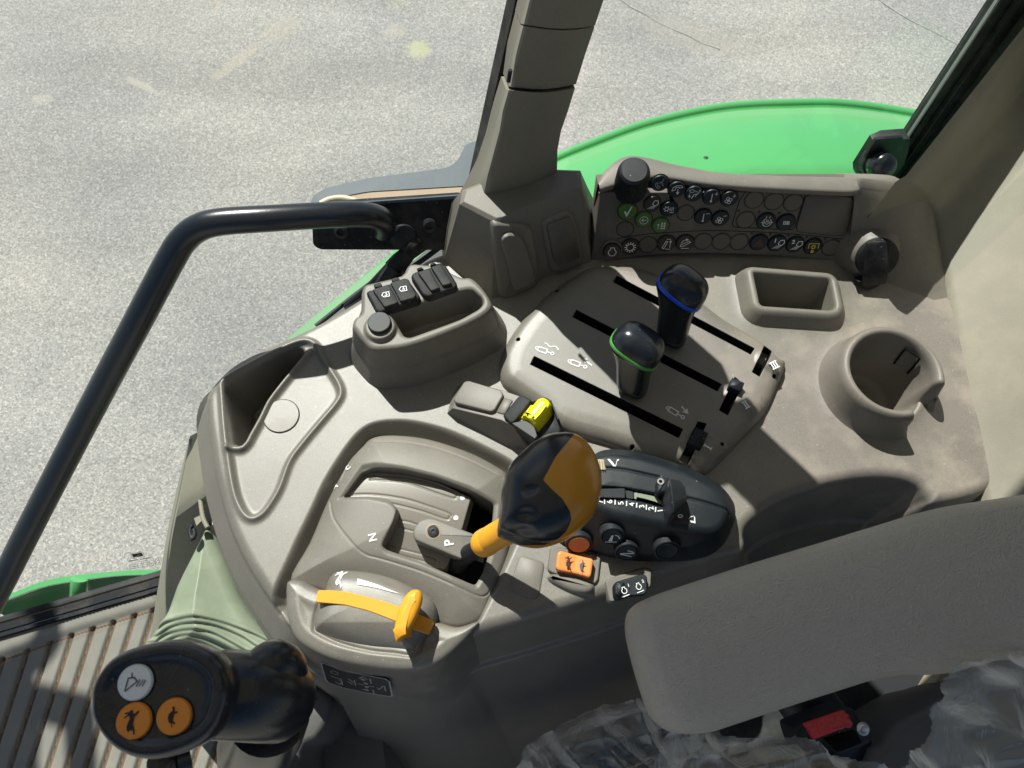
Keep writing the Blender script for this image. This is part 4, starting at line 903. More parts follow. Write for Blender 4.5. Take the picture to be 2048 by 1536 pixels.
slot_lever('blue_ringed_lever', 'black knobbed lever with blue ring standing in the second slot', (1335, 712), (1372, 528), .114, m_blue, (.0206, .0170), Vector((.55, .12, 0)))
slot_lever('green_ringed_lever', 'black knobbed lever with green ring standing in slot I', (1262, 805), (1275, 654), .101, m_gring, (.0214, .0172), Vector((.50, .14, 0)))
# ------------------------------------------------------------------ orange and black gear lever
gl_ = thing('gear_lever', 'large gear lever with orange and black pear shaped knob on orange sleeve', 'gear lever', tuple(P(930, 1110, -.01)))
HZ = .135
hc = P(1108, 975, HZ)
tube('lever_shaft', [P(908, 1140, -.03), P(930, 1112, .0), P(952, 1100, .020), P(975, 1086, .038)], [.009, .0075, .0070, .0072], m_rub, gl_, n=20, sm=3)
tube('sleeve', [P(964, 1088, .034), P(969, 1086, .038), P(978, 1081, .043), P(984, 1077, .047), P(1000, 1068, .056), P(1020, 1057, .068), P(1055, 1030, .095)], [.0095, .0108, .0108, .0102, .0104, .0104, .0110, .0120], m_orange, gl_, n=28, sm=4)
hole = prism('shaft_opening', W(Z2((1150, 960), (1165, 1010), (1215, 1055), (1270, 1050), (1310, 1090), (1360, 1000), (1375, 900), (1300, 870), (1200, 880)), -.028), .002, m_dkhole, gl_, Vector((0, 0, 1)))
# head: deformed sphere, outline from the photograph carried at its own height
hol = cr(W(Z2((1462, 740), (1480, 600), (1492, 470), (1512, 408), (1570, 335), (1650, 262), (1740, 210), (1820, 195), (1900, 202), (1975, 252), (2030, 340), (2056, 440), (2052, 560), (2010, 670), (1940, 750), (1850, 805), (1730, 835), (1620, 822), (1540, 790), (1485, 768)), HZ), 13)
ctr = sum(hol, Vector((0, 0, 0))) / len(hol)
rings = []; K = 46
for j in range(K + 1):
    t_ = -1 + 2 * j / K; t_ = max(-.995, min(.995, t_))
    if t_ < 0: s_ = math.sqrt(1 - abs(t_) ** 2.2); zz = t_ * .034
    else: s_ = (1 - t_ ** 2.6) ** .5; zz = t_ * .030
    push = Vector((-.006, -.010, 0)) * max(0, t_) ** 1.0 * .6 + Vector((-.010, -.008, 0)) * max(0, -t_)
    rings.append([ctr + (v - ctr) * s_ + Vector((0, 0, zz)) + push for v in hol])
nn = len(hol); V = [v for r in rings for v in r]; F = [(k_ * nn + i, k_ * nn + (i + 1) % nn, (k_ + 1) * nn + (i + 1) % nn, (k_ + 1) * nn + i) for k_ in range(K) for i in range(nn)]
F += [tuple(range(K * nn, (K + 1) * nn)), tuple(reversed(range(nn)))]
head = mesh_obj('knob', V, F, m_amber, gl_, mats=[m_amber, m_knob])
bmh = bmesh.new(); bmh.from_mesh(head.data); bmesh.ops.recalc_face_normals(bmh, faces=bmh.faces[:])
bmesh.ops.subdivide_edges(bmh, edges=bmh.edges[:], cuts=1, use_grid_fill=True)
# three finger dimples pressed into the front of the knob
fr_n = (Vector((-.55, -.62, .55))).normalized()
patch = [Vector((p[0], p[1])) for p in Z2((1905, 190), (1790, 330), (1708, 482), (1760, 515), (1830, 580), (1872, 650), (1882, 700), (1850, 770), (1800, 815), (1720, 850), (1400, 850), (1400, 150), (1700, 120))]
def inpoly(x, y, pl_):
    c = False; m = len(pl_)
    for i in range(m):
        a, b = pl_[i - 1], pl_[i]
        if (a.y > y) != (b.y > y) and x < (b.x - a.x) * (y - a.y) / (b.y - a.y) + a.x: c = not c
    return c
def topx(v):
    d = v - EYE; w_ = d.dot(FW); return 1024 + FPX * d.dot(RT) / w_, 768 - FPX * d.dot(UP) / w_
dim = Z2((1650, 525), (1620, 665), (1600, 770))
for v in bmh.verts:
    if v.co.z > HZ - .012:
        x, y = topx(v.co)
        for (cx_, cy_), rx_ in zip(dim, (26, 30, 30)):
            q = math.hypot((x - cx_) / rx_, (y - cy_) / (rx_ * .62)); 
            v.co -= Vector((-.2, -.3, .9)) * .0030 * (1 - float(ss(.0, 1.0, np.array(q)))) if q < 1 else Vector((0, 0, 0))
for f in bmh.faces: f.smooth = True
bmh.to_mesh(head.data); bmh.free()
tp = np.array([topx(v.co) for v in head.data.vertices]); sd_ = sdf(patch, tp[:, 0], tp[:, 1])
at = head.data.attributes.new('joint', 'FLOAT', 'POINT'); at.data.foreach_set('value', sd_.astype(np.float32))
m_head = m_amber.copy(); m_head.name = 'two tone knob plastic'; t = m_head.node_tree; pbn = t.nodes['Principled BSDF']
an = t.nodes.new('ShaderNodeAttribute'); an.attribute_name = 'joint'; mrn = t.nodes.new('ShaderNodeMapRange'); mrn.inputs[1].default_value = -.35; mrn.inputs[2].default_value = .35
t.links.new(an.outputs['Fac'], mrn.inputs[0]); mxn = t.nodes.new('ShaderNodeMix'); mxn.data_type = 'RGBA'; old = pbn.inputs['Base Color'].links[0].from_socket
t.links.new(mrn.outputs[0], mxn.inputs[0]); mxn.inputs[6].default_value = (.010, .013, .018, 1); t.links.new(old, mxn.inputs[7]); t.links.new(mxn.outputs[2], pbn.inputs['Base Color'])
head.data.materials.clear(); head.data.materials.append(m_head)


# ------------------------------------------------------------------ black hitch control module
hm = thing('hitch_control', 'black domed hitch control block with white scale 1 to 7', 'control module', tuple(P(1300, 1010, 0)))
HT = .048
hp_t = cr(W(Z3((760, 420), (800, 360), (870, 318), (960, 305), (1100, 322), (1280, 372), (1450, 442), (1560, 502), (1618, 575), (1638, 650), (1618, 725), (1565, 775), (1480, 787), (1300, 757), (1050, 707), (850, 645), (760, 610), (730, 520)), HT), 4)
hp_b = cr(W(Z3((740, 440), (800, 370), (870, 330), (960, 318), (1100, 335), (1280, 385), (1450, 450), (1560, 515), (1635, 600), (1650, 680), (1630, 780), (1580, 855), (1500, 905), (1350, 935), (1100, 935), (900, 905), (760, 865), (640, 825), (650, 700), (700, 560)), 0), 4)
gr1 = cr([P(x, y, HT) for x, y in ZH((-100, 400), (150, 415), (400, 440), (650, 490), (930, 553))], 5, False)
gr2 = cr([P(x, y, HT) for x, y in ZH((1355, 862), (1600, 920), (1960, 1028), (2010, 1045))], 5, False)
slot = rnd([P(x, y, HT) for x, y in ZH((0, 690), (200, 692), (440, 712), (700, 760), (900, 800), (1050, 840), (1030, 1000), (880, 965), (700, 915), (440, 870), (200, 852), (0, 850))], .001, 2)
def zhm(X, Y):
    dt = sdf(hp_t, X, Y); db = sdf(hp_b, X, Y); o = np.maximum(dt, 0)
    Z = HT + .004 * (1 - np.exp(np.minimum(dt, 0) / .02)) + edge(dt, .006) - 1.75 * o
    for g_ in (gr1, gr2): Z -= .0018 * np.exp(-(pld(g_, X, Y) / .0009) ** 2)
    dsl = sdf(slot, X, Y); Z -= .006 * ss(.0003, -.0010, dsl)
    Z = np.minimum(Z, .006 - 6 * db); mi = ((dsl < -.0008)).astype(int)
    return Z, db < .004, mi
hf('module_shell', bbox(hp_b), .0007, zhm, [m_hitch, m_dkhole], hm)
f = Frame(P(1300, 990, HT + .004), (1, 0, 0), (0, 1, 0))
def lab(txt, p, size, rot): snap(text('scale_number', txt, size, SF('module_shell', *p), m_white, hm, rot=rot, bold=.0001), 'module_shell', .0006)
for txt, p in zip('654321', ZH((218, 905), (380, 925), (540, 943), (685, 973), (820, 1003), (955, 1035))): lab(txt, p, .0056, 97)
lab('7', ZH((80, 905))[0], .0056, 97); lab('0', ZH((1250, 1115))[0], .0056, 97)
k = Ink(HOR, 1, lift=0)
for a, b in (((138, 872), (138, 940)), ((293, 880), (291, 948)), ((461, 895), (459, 968)), ((608, 922), (606, 992)), ((750, 950), (748, 1022)), ((886, 985), (882, 1055)), ((1020, 1040), (1018, 1085))):
    p, q = SP('module_shell', *ZH(a)[0]) + Vector((0, 0, .0007)), SP('module_shell', *ZH(b)[0]) + Vector((0, 0, .0007)); n_ = Vector((1, 0, 0)) * .00045; k.V += [p - n_, p + n_, q + n_, q - n_]; b0_ = len(k.V) - 4; k.F.append((b0_, b0_ + 1, b0_ + 2, b0_ + 3))
k.make('scale_tick', m_white, hm)
prism('depth_band', [P(x, y, HT - .001) for x, y in ZH((570, 770), (700, 788), (900, 838), (1010, 935), (1010, 965), (880, 905), (720, 860), (605, 835), (605, 868), (572, 862))], .0008, m_sage, hm, Vector((0, 0, 1)))
prism('slide_tab', rnd([P(x, y, HT + .004) for x, y in ZH((60, 715), (440, 705), (442, 850), (60, 838))], .0015, 3), .010, m_blk, hm, Vector((0, 0, -1)))
prism('slide_tab', rnd([P(x, y, HT + .0005) for x, y in ZH((446, 735), (560, 755), (560, 862), (446, 845))], .001, 3), .006, m_frame, hm, Vector((0, 0, -1)))
prism('thumb_wheel', [P(x, y, HT + .003) for x, y in ZH((40, 280), (130, 285), (160, 435), (60, 430))], .004, m_cream, hm, Vector((0, 0, -1)))
for x_ in (70, 105, 135): prism('wheel_rib', [P(x, y, HT + .0036) for x, y in ZH((x_ - 14, 285), (x_ - 8, 285), (x_ + 12, 435), (x_ + 4, 435))], .0012, m_rust, hm, Vector((0, 0, 1)))
def pt(x, y): v = P(*ZH((x, y))[0], HT + .0040); return v
k = Ink(HOR, 1, lift=0)
def wfill(pts, z=HT + .0045): b_ = len(k.V); k.V.extend([SP('module_shell', x, y) + Vector((0, 0, .0007)) for x, y in ZH(*pts)]); k.F.append(tuple(range(b_, b_ + len(pts))))
wfill([(180, 285), (210, 280), (250, 320), (295, 380), (270, 392), (235, 350)]); wfill([(300, 395), (292, 388), (322, 292), (330, 296)]); wfill([(318, 290), (350, 285), (345, 305), (322, 302)])
wfill([(1445, 1122), (1460, 1122), (1466, 1222), (1450, 1222)]); wfill([(1385, 1180), (1445, 1190), (1445, 1215), (1400, 1208)]); wfill([(1385, 1125), (1440, 1110), (1442, 1118), (1390, 1136), (1372, 1165), (1366, 1160)])
k.make('lift_mark', m_white, hm)
# raised handle
hl = thing('hitch_lever', 'black wedge shaped lift lever standing over the numbered scale', 'lever', tuple(P(1340, 1000, HT)))
puck('lever_tab', rnd([P(x, y, HT + .012) for x, y in ZH((903, 610), (945, 535), (1090, 552), (1100, 700), (1050, 775), (903, 778))], .002, 3), [(0, HT - .004), (0, HT + .0105), (.0010, HT + .012), (.0025, HT + .0124)], m_blk, hl)
Lx = ZH((1062, 565), (1030, 700), (1020, 830), (1040, 1000), (1068, 1165)); Rx = ZH((1085, 560), (1098, 690), (1118, 830), (1142, 960), (1150, 1040)); Mx = ZH((1150, 575), (1200, 690), (1230, 830), (1220, 960), (1160, 1110)); Ex = ZH((1245, 598), (1312, 680), (1350, 850), (1310, 950), (1175, 1150))
grid = []
for a, b, c_, d_ in zip(Lx, Rx, Mx, Ex):
    pL, pR, pM, pE = P(*a, HT + .013), P(*b, HT + .026), P(*c_, HT + .0235), P(*d_, HT + .0165)
    grid.append([Vector((pL.x, pL.y, HT - .003)), pL, pL.lerp(pR, .6) + Vector((0, 0, .0015)), pR.lerp(pL, .12), pR.lerp(pM, .12), pM, pE.lerp(pM, .15), pE, Vector((pE.x, pE.y, HT - .003))])
e0_ = [v.lerp(sum(grid[0], Vector()) / 9, .25) + Vector((0, .0015, -.004)) for v in grid[0]]; e1_ = [v.lerp(sum(grid[-1], Vector()) / 9, .35) + Vector((0, -.002, -.006)) for v in grid[-1]]
loft('lever_wedge', [e0_] + grid + [e1_], m_blk, hl, ang=35)
lathe('pin', [(.0026, 0), (.0026, .0006), (.0013, .0006), (.0012, 0)], F_at(*ZH((958, 608))[0], HT + .0124), m_metal, hl, n=14)
m_dull = plastic('dull orange', (.50, .17, .05), rough=.5, grain=0)
# buttons on the sloping front
def slope_fr(px, py, z):
    n_ = Vector((-.05, -.85, .50)).normalized(); o = SP('module_shell', px, py); return Frame(o, (1, 0, 0), n_.cross(Vector((1, 0, 0))))
for (c_, rr, mt_, lb) in (((752, 815), .0088, m_dull, 'orange round button partly hidden by the gear knob'), ((945, 768), .0078, m_navy, None), ((1265, 850), .0085, m_navy, None), ((1030, 860), .0078, m_navy, None)):
    fq = slope_fr(*Z3(c_)[0], .022 if c_[1] < 800 else .016); fq.o += fq.n * .004
    lathe('collar', [(rr * 1.28, -.012), (rr * 1.22, .0015), (rr * 1.05, .002), (rr * 1.02, 0)], fq, m_blk, hm, n=32)
    o = lathe('push_button', [(rr, -.004), (rr, .0012), (rr * .93, .0022), (rr * .5, .0016)], fq, mt_, hm, n=32)
    if lb: o['label'] = lb
    if c_[0] in (945, 1030):
        k = Ink(fq, .006, lift=.0030)
        if c_[0] == 945: k.fill([(-.5, -.6), (0, -.6), (.1, .5), (-.15, .5)]); k.line([(-.9, -.75), (.6, -.75)], .12); k.line([(.3, .5), (.75, .3), (.95, -.2)], .14)
        else: k.line([(-.9, 0), (.9, .1)], .2); k.line([(-.9, -.1), (.6, -.5)], .12); k.line([(0, .6), (.8, .3)], .14)
        k.make('lift_mark', m_white, hm)

# ------------------------------------------------------------------ orange rocker, black rocker, inset panel
iw = puck('blank_cover', rnd(W([(1040, 1110), (1090, 1125), (1078, 1195), (1062, 1200), (1015, 1180)], 0), .004, 3), [(0, -.003), (0, .0002), (.0008, .0009)], m_tau, con)
iw.name = 'blank_cover'
rk = thing('orange_rocker_switch', 'orange two position rocker switch with hare and tortoise beside gear lever', 'switch', tuple(P(1150, 1140, 0)))
puck('switch_bezel', rnd(W(ZR((120, 680), (175, 290), (240, 262), (1000, 430), (1045, 480), (1000, 860), (940, 930), (200, 740)), .003), .004, 3), [(0, -.002), (0, .0018), (.0010, .0032)], m_tau, rk)
rkr = rnd(W(ZR((270, 640), (300, 400), (345, 360), (600, 420), (880, 490), (910, 520), (870, 780), (840, 815), (600, 745), (300, 690)), .010), .0025, 3)
cxk = P(*ZR((600, 580))[0], .010); ux = (P(*ZR((880, 650))[0], .01) - P(*ZR((320, 520))[0], .01)).normalized()
def rk_z(v): s = (v - cxk).dot(ux); return .0105 + .22 * abs(s) ** 1.2 * (1.2 if s < 0 else .8)
R0 = [Vector((v.x, v.y, .001)) for v in rkr]; r2 = [Vector((p.x, p.y)) for p in rkr]
def lift(ins, dz): return [Vector((q.x, q.y, rk_z(Vector((q.x, q.y, 0))) + dz)) for q in offs(r2, ins)]
rings = [R0, lift(0, -.0015), lift(.0004, -.0005), lift(.0015, 0)]
V = [v for r in rings for v in r]; m_ = len(rkr); F = [(q * m_ + i, q * m_ + (i + 1) % m_, (q + 1) * m_ + (i + 1) % m_, (q + 1) * m_ + i) for q in range(3) for i in range(m_)]
half = m_ // 2; 
bmr = bmesh.new(); vs = [bmr.verts.new(v) for v in V]; [bmr.faces.new([vs[i] for i in f_]) for f_ in F]
top = bmr.faces.new(vs[3 * m_:]); me = bpy.data.meshes.new('rocker'); 
bmesh.ops.bisect_plane(bmr, geom=[top] + list(top.edges) + list(top.verts), plane_co=cxk, plane_no=ux)
for e_ in bmr.verts:
    pass
bmr.to_mesh(me); bmr.free(); me.materials.append(m_rock); ro = bpy.data.objects.new('rocker', me); C.objects.link(ro); ro.parent = rk; sharp(ro, 25)
f1 = F_at(*ZR((490, 545))[0], .0138); hare(Ink(f1, .0042, rot=70), 1).make('hare_mark', m_etch, rk)
f1 = F_at(*ZR((722, 615))[0], .0128); tortoise(Ink(f1, .0048, rot=75), 1).make('tortoise_mark', m_slate, rk)
puck('finger_ledge', cr(W(ZR((140, 790), (240, 742), (450, 752), (700, 810), (880, 880), (930, 960), (900, 1040), (780, 1085), (560, 1060), (330, 960), (180, 870)), .004), 4), [(-.002, -.003), (0, .0015), (.001, .0038), (.0025, .0050), (.0040, .0054)], m_tau, rk, ang=70)
bk_ = thing('black_rocker_switch', 'black rocker switch with engine speed marks 1 and 2 near arm rest', 'switch', tuple(P(1255, 1175, 0)))
puck('switch_bezel', rnd(W(ZR((1100, 880), (1160, 830), (1700, 650), (1860, 640), (1910, 700), (1900, 1000), (1290, 1230), (1180, 1240)), .003), .004, 3), [(0, -.010), (0, .0025), (.0010, .004)], m_tau, bk_)
fkx = Frame(P(*ZR((1540, 990))[0], .009), P(*ZR((1820, 900))[0], .009) - P(*ZR((1250, 1080))[0], .009), (-.1, 1, 0))
puck('rocker', rnd([fkx.px(x, y) for x, y in ZR((1240, 960), (1280, 890), (1760, 745), (1830, 800), (1830, 1060), (1780, 1110), (1520, 1130), (1340, 1200), (1260, 1170))], .002, 3), [(0, -.006), (0, .0), (.0008, .0010)], m_blk, bk_, fr=fkx)
puck('rocker', rnd([fkx.px(x, y) for x, y in ZR((1250, 960), (1290, 890), (1420, 890), (1450, 930), (1350, 1195), (1265, 1165))], .002, 3), [(0, 0), (.0004, .003), (.0016, .0040)], m_blk, bk_, fr=fkx)
def engine(k, s=1.): k.line([(-.28 * s, .75 * s), (.28 * s, .75 * s), (.28 * s, .42 * s), (.5 * s, .25 * s), (.58 * s, -.1 * s), (.35 * s, -.5 * s), (0, -.62 * s), (-.35 * s, -.5 * s), (-.58 * s, -.1 * s), (-.5 * s, .25 * s), (-.28 * s, .42 * s)], .14 * s, True); return k
for c_, n_, ll in (((1425, 1050), '1', .0045), ((1680, 970), '2', .0015)):
    q_ = fkx.px(*ZR(c_)[0]); k = Ink(fkx, .0036, q_.x, q_.y, 0, lift=ll); engine(k); k.line([(-.8, -1.15), (.8, -1.05)], .16); k.make('engine_mark', m_white, bk_)
    text('number', n_, .0032, fkx, m_white, bk_, q_.x + .0045, q_.y + .0028, 0, lift=ll, bold=.00005)

# ------------------------------------------------------------------ ramp with blank cover and yellow slide switch
rmp = thing('switch_ramp', 'taupe wedge with raised blank cover beside the yellow slide switch', 'switch housing', tuple(P(960, 820, 0)))
tr_ = [P(*ZY(c_)[0], z) for c_, z in (((110, 610), .012), ((200, 400), .012), ((290, 225), .012), ((380, 195), .0125), ((900, 320), .020), ((1240, 435), .026), ((1420, 560), .029), ((1330, 880), .030), ((1080, 900), .028), ((900, 800), .0245), ((500, 700), .018))]
br_ = [P(*ZY(c_)[0], -.002) for c_, z in (((20, 700), 0), ((70, 480), 0), ((190, 250), 0), ((370, 180), 0), ((900, 330), 0), ((1250, 480), 0), ((1500, 700), 0), ((1480, 1150), 0), ((1330, 1300), 0), ((1000, 1240), 0), ((480, 960), 0))]
mdr = [a.lerp(b, .12) + Vector((0, 0, .0)) for a, b in zip(tr_, br_)]
inr = [a.lerp(sum(tr_, Vector((0, 0, 0))) / len(tr_), .03) + Vector((0, 0, .0006)) for a in tr_]
loft('ramp_shell', [br_, mdr, tr_, inr], m_tau, rmp, ang=30)
fy = Frame(tr_[2] + Vector((0, 0, .001)), tr_[5] - tr_[2], tr_[2] - tr_[0])
def yp(*p): return [fy.px(x, y) for x, y in ZY(*p)]
puck('blank_cover', rnd(yp((150, 500), (320, 215), (390, 200), (900, 352), (940, 420), (800, 660), (740, 690), (180, 545)), .004, 3), rprof(-.001, .0042, .0012), m_tau, rmp, fr=fy)
puck('inlay', rnd(yp((930, 440), (1075, 480), (940, 705), (810, 670)), .0015, 3), [(0, -.001), (0, .0006), (.0004, .0010)], m_tau, rmp, fr=fy)
ysw = thing('yellow_slide_switch', 'bright yellow sliding switch in a black guarded housing', 'switch', tuple(fy.w(.05, -.01)))
puck('switch_base', rnd(yp((925, 760), (1180, 445), (1250, 440), (1390, 520), (1110, 860), (1060, 880)), .002, 3), rprof(-.004, .0050, .0015), m_rub, ysw, fr=fy)
puck('well', rnd(yp((1080, 870), (1380, 520), (1600, 480), (1700, 540), (1800, 800), (1790, 950), (1480, 1090), (1200, 930)), .002, 3), [(0, -.020), (0, -.006), (.001, -.005)], m_blk, ysw, fr=fy)
def wall(nm, a, b, c_, d_): 
    v = [fy.w(*fy.px(*ZY(a)[0]), .0), fy.w(*fy.px(*ZY(b)[0]), .0), fy.w(*fy.px(*ZY(c_)[0]), -.02), fy.w(*fy.px(*ZY(d_)[0]), -.02)]
gw = yp((1070, 880), (1290, 835), (1350, 860), (1440, 950), (1480, 1085), (1440, 1140), (1090, 905)); puck('side_guard', gw, [(0, -.030), (0, .0045), (.0004, .006)], m_blk, ysw, fr=fy)
gw = yp((1350, 530), (1600, 465), (1690, 510), (1812, 810), (1790, 830), (1680, 545), (1600, 495), (1395, 545)); puck('side_guard', gw, [(0, -.022), (0, .0035), (.0003, .005)], m_blk, ysw, fr=fy)
puck('slider', cr(yp((1235, 825), (1290, 740), (1410, 610), (1480, 530), (1560, 498), (1640, 520), (1690, 590), (1670, 670), (1590, 780), (1500, 880), (1435, 940), (1330, 850)), 4), [(0, -.006), (0, .0050), (.0012, .0085), (.003, .0100), (.005, .0105)], m_yel, ysw, fr=fy, ang=30)
puck('slider', rnd(yp((1210, 790), (1370, 585), (1425, 600), (1290, 800)), .0008, 3), [(0, -.004), (0, .0040), (.0006, .0046)], m_yel, ysw, fr=fy)
for a, b, c_ in (((1560, 640), (1490, 740), (1385, 850)), ((1625, 650), (1560, 750), (1450, 870))):
    pts = [fy.w(q.x, q.y, .0106) for q in yp(a, b, c_)]; tube('slider_rib', pts, .0008, m_yel, ysw, n=8, sm=4)

# ------------------------------------------------------------------ power socket pod
pod = thing('socket_pod', 'taupe pod with grab recess and black flap covered power sockets', 'socket pod', tuple(P(840, 660, 0)))
LZ = .052
lid = cr(W(ZU((20, 960), (60, 850), (140, 790), (150, 640), (150, 500), (200, 395), (330, 360), (450, 330), (700, 262), (780, 140), (860, 105), (1000, 115), (1200, 130), (1380, 225), (1530, 290), (1640, 292), (1740, 360), (1850, 490), (1930, 630), (1925, 730), (1800, 840), (1500, 990), (1100, 1150), (760, 1258), (500, 1290), (300, 1285), (170, 1170), (70, 1050)), LZ), 3)
rec = rnd(W(ZU((560, 800), (700, 760), (900, 680), (1200, 600), (1450, 515), (1580, 480), (1670, 475), (1790, 580), (1815, 640), (1760, 720), (1500, 865), (1100, 1010), (820, 1110), (740, 1095), (620, 885)), LZ), .005, 3)
def zlid(X, Y):
    d = sdf(lid, X, Y); dr = sdf(rec, X, Y); Z = LZ + edge(d, .0045) - 5 * np.maximum(d, 0)
    Z -= .034 * ss(.0012, -.0030, dr) + .0012 * ss(.004, .0, dr)
    b = P(*ZU((420, 1000))[0], LZ); q = np.hypot(X - b.x, Y - b.y); Z += .0045 * ss(.0145, .0115, q) * (dr > .001)
    return Z, d < .0042, (dr < -.0018).astype(int) * 0
hf('pod_lid', bbox(lid), .0007, zlid, [m_tau], pod)
foot = cr(W(Z4((1140, 950), (1148, 1050), (1195, 1110), (1260, 1158), (1400, 1140), (1600, 1060), (1760, 975), (1900, 860), (1990, 740), (2000, 640), (1950, 560), (1800, 470), (1600, 420), (1400, 470), (1230, 600), (1160, 800)), 0), 4)
def zbod(X, Y):
    d = sdf(lid, X, Y); Z = .029 - 2.6 * np.maximum(d - .0015, 0) - .002 * ss(.0, -.004, d - .001); Z = np.minimum(Z, .029); return Z, (d < .016) & (d > -.012), None
hf('pod_body', bbox(lid, .02), .0009, zbod, [m_tau], pod)
puck('shadow_gap', lid, [(.0004, .0290), (.0004, .0315), (.004, .0315)], m_dkhole, pod, cap=False)
fp = Frame((0, 0, LZ), (1, 0, 0), (0, 1, 0))
def up2(z, *p): return [fp.px(x, y) if False else Vector((P(x, y, z).x, P(x, y, z).y)) for x, y in ZU(*p)]
bz = LZ + .007
def sockets(label, base, f1, f2, tabs, marks):
    puck('socket_block', rnd(up2(bz, *base), .003, 4), rprof(LZ - .002, bz, .002, .0003), m_rub, pod)['label'] = label
    for fl_ in (f1, f2): puck('socket_flap', rnd(up2(bz + .003, *fl_), .0015, 3), rprof(bz - .001, bz + .003, .0009), m_rub, pod)
    for tb in tabs: puck('flap_hinge', rnd(up2(bz + .001, *tb), .0012, 3), rprof(LZ, bz + .001, .001), m_rub, pod)
    for c_ in marks:
        v = P(*ZU(c_)[0], bz + .003); k = Ink(Frame(v, (1, 0, 0), (0, 1, 0)), .0031, rot=12, lift=.0004); k.wk = .8
        k.line([(-1, 0), (-.5, .7), (1, .7), (1, -.7), (-.5, -.7)], .22, True); k.line([(-.1, .1), (.35, .45), (.2, -.05), (.6, -.1)], .2); k.line([(-.35, -.35), (.5, -.35)], .18); k.make('charge_mark', m_white, pod)
sockets('left pair of smooth black flap covers with battery marks', ((212, 510), (250, 475), (300, 468), (740, 315), (800, 330), (965, 560), (940, 612), (400, 785), (350, 760)), ((300, 470), (530, 392), (660, 640), (640, 655), (470, 712)), ((545, 375), (745, 312), (800, 330), (905, 540), (880, 580), (690, 635)), (((315, 400), (405, 370), (435, 395), (440, 430), (340, 450)), ((558, 322), (640, 296), (675, 318), (680, 345), (580, 370))), ((485, 542), (722, 465)))
sockets('right pair of dusty black flap covers', ((820, 290), (860, 232), (930, 210), (1250, 112), (1310, 135), (1470, 390), (1450, 440), (1060, 572), (990, 540)), ((920, 235), (1080, 175), (1225, 435), (1210, 450), (1110, 490)), ((1100, 160), (1240, 115), (1390, 375), (1370, 390), (1265, 418)), (((905, 180), (970, 155), (1010, 190), (930, 210)), ((1085, 118), (1150, 95), (1185, 120), (1110, 150))), ())
lathe('round_cap', [(.0098, .002), (.0100, .0045), (.0097, .0076), (.0092, .0082), (.004, .0082)], F_at(*ZU((418, 975))[0], LZ), m_blk, pod, n=40, ang=20)

# ------------------------------------------------------------------ pillar foot box with two blank covers
pf = thing('pillar_foot', 'taupe box at pillar foot carrying two blank switch covers', 'pillar base', tuple(P(1040, 500, 0)))
TZ = .082
bt = [P(x, y, -.002) for x, y in [(886, 525), (930, 560), (984, 601), (1010, 592), (1060, 573), (1120, 548), (1183, 526), (1186, 470), (1188, 400), (1000, 400), (880, 430)]]
tp = [P(x, y, TZ) for x, y in [(915, 404), (960, 420), (1000, 432), (1012, 430), (1060, 415), (1110, 400), (1150, 392), (1152, 375), (1150, 350), (1040, 340), (930, 360)]]
tp = [P(x, y, z) for x, y, z in [(922, 404, .080), (945, 415, .080), (990, 438, .079), (1003, 436, .079), (1058, 412, .079), (1112, 392, .079), (1158, 376, .079), (1162, 362, .079), (1158, 340, .079), (1040, 335, .079), (928, 380, .080)]]
m1 = [a.lerp(b, .06) + Vector((0, 0, .002)) for a, b in zip(tp, bt)]; cen = sum(tp, Vector((0, 0, 0))) / len(tp)
m2_ = [a.lerp(cen, .05) for a in tp]
loft('foot_shell', [bt, [b.lerp(a, .5) for a, b in zip(tp, bt)], m1, m2_], m_tau, pf, ang=24)
# face frame on the side facing the seat
a_, b_, c_ = bt[2].lerp(tp[2], .5), bt[6].lerp(tp[6], .5), tp[4]
ff = Frame(a_, b_ - a_, tp[4] - bt[4])
def fpx(*p): return [ff.px(x, y) for x, y in ZP(*p)]
puck('blank_switch_cover', rnd(fpx((1120, 1290), (1300, 1300), (1350, 1320), (1390, 1560), (1380, 1660), (1200, 1740), (1160, 1720), (1130, 1480)), .005, 3), [(-.0012, -.004), (0, .002), (.0015, .0045), (.003, .005)], m_tau, pf, fr=ff, ang=60)
puck('blank_switch_cover', rnd(fpx((1150, 1365), (1200, 1335), (1270, 1352), (1300, 1400), (1360, 1600), (1330, 1640), (1230, 1670), (1190, 1500)), .004, 3), [(0, .003), (0, .0085), (.0012, .0100)], m_tau, pf, fr=ff)
puck('blank_switch_cover', rnd(fpx((1405, 1290), (1560, 1220), (1600, 1250), (1660, 1490), (1640, 1540), (1500, 1590), (1460, 1570)), .005, 3), [(-.0012, -.003), (0, .001), (.0015, .0030), (.003, .0035)], m_tau, pf, fr=ff, ang=60)
puck('blank_switch_cover', rnd(fpx((1430, 1300), (1560, 1250), (1585, 1275), (1630, 1470), (1610, 1500), (1500, 1530), (1470, 1510)), .004, 3), [(0, .002), (0, .0055), (.0010, .0065)], m_panel, pf, fr=ff)
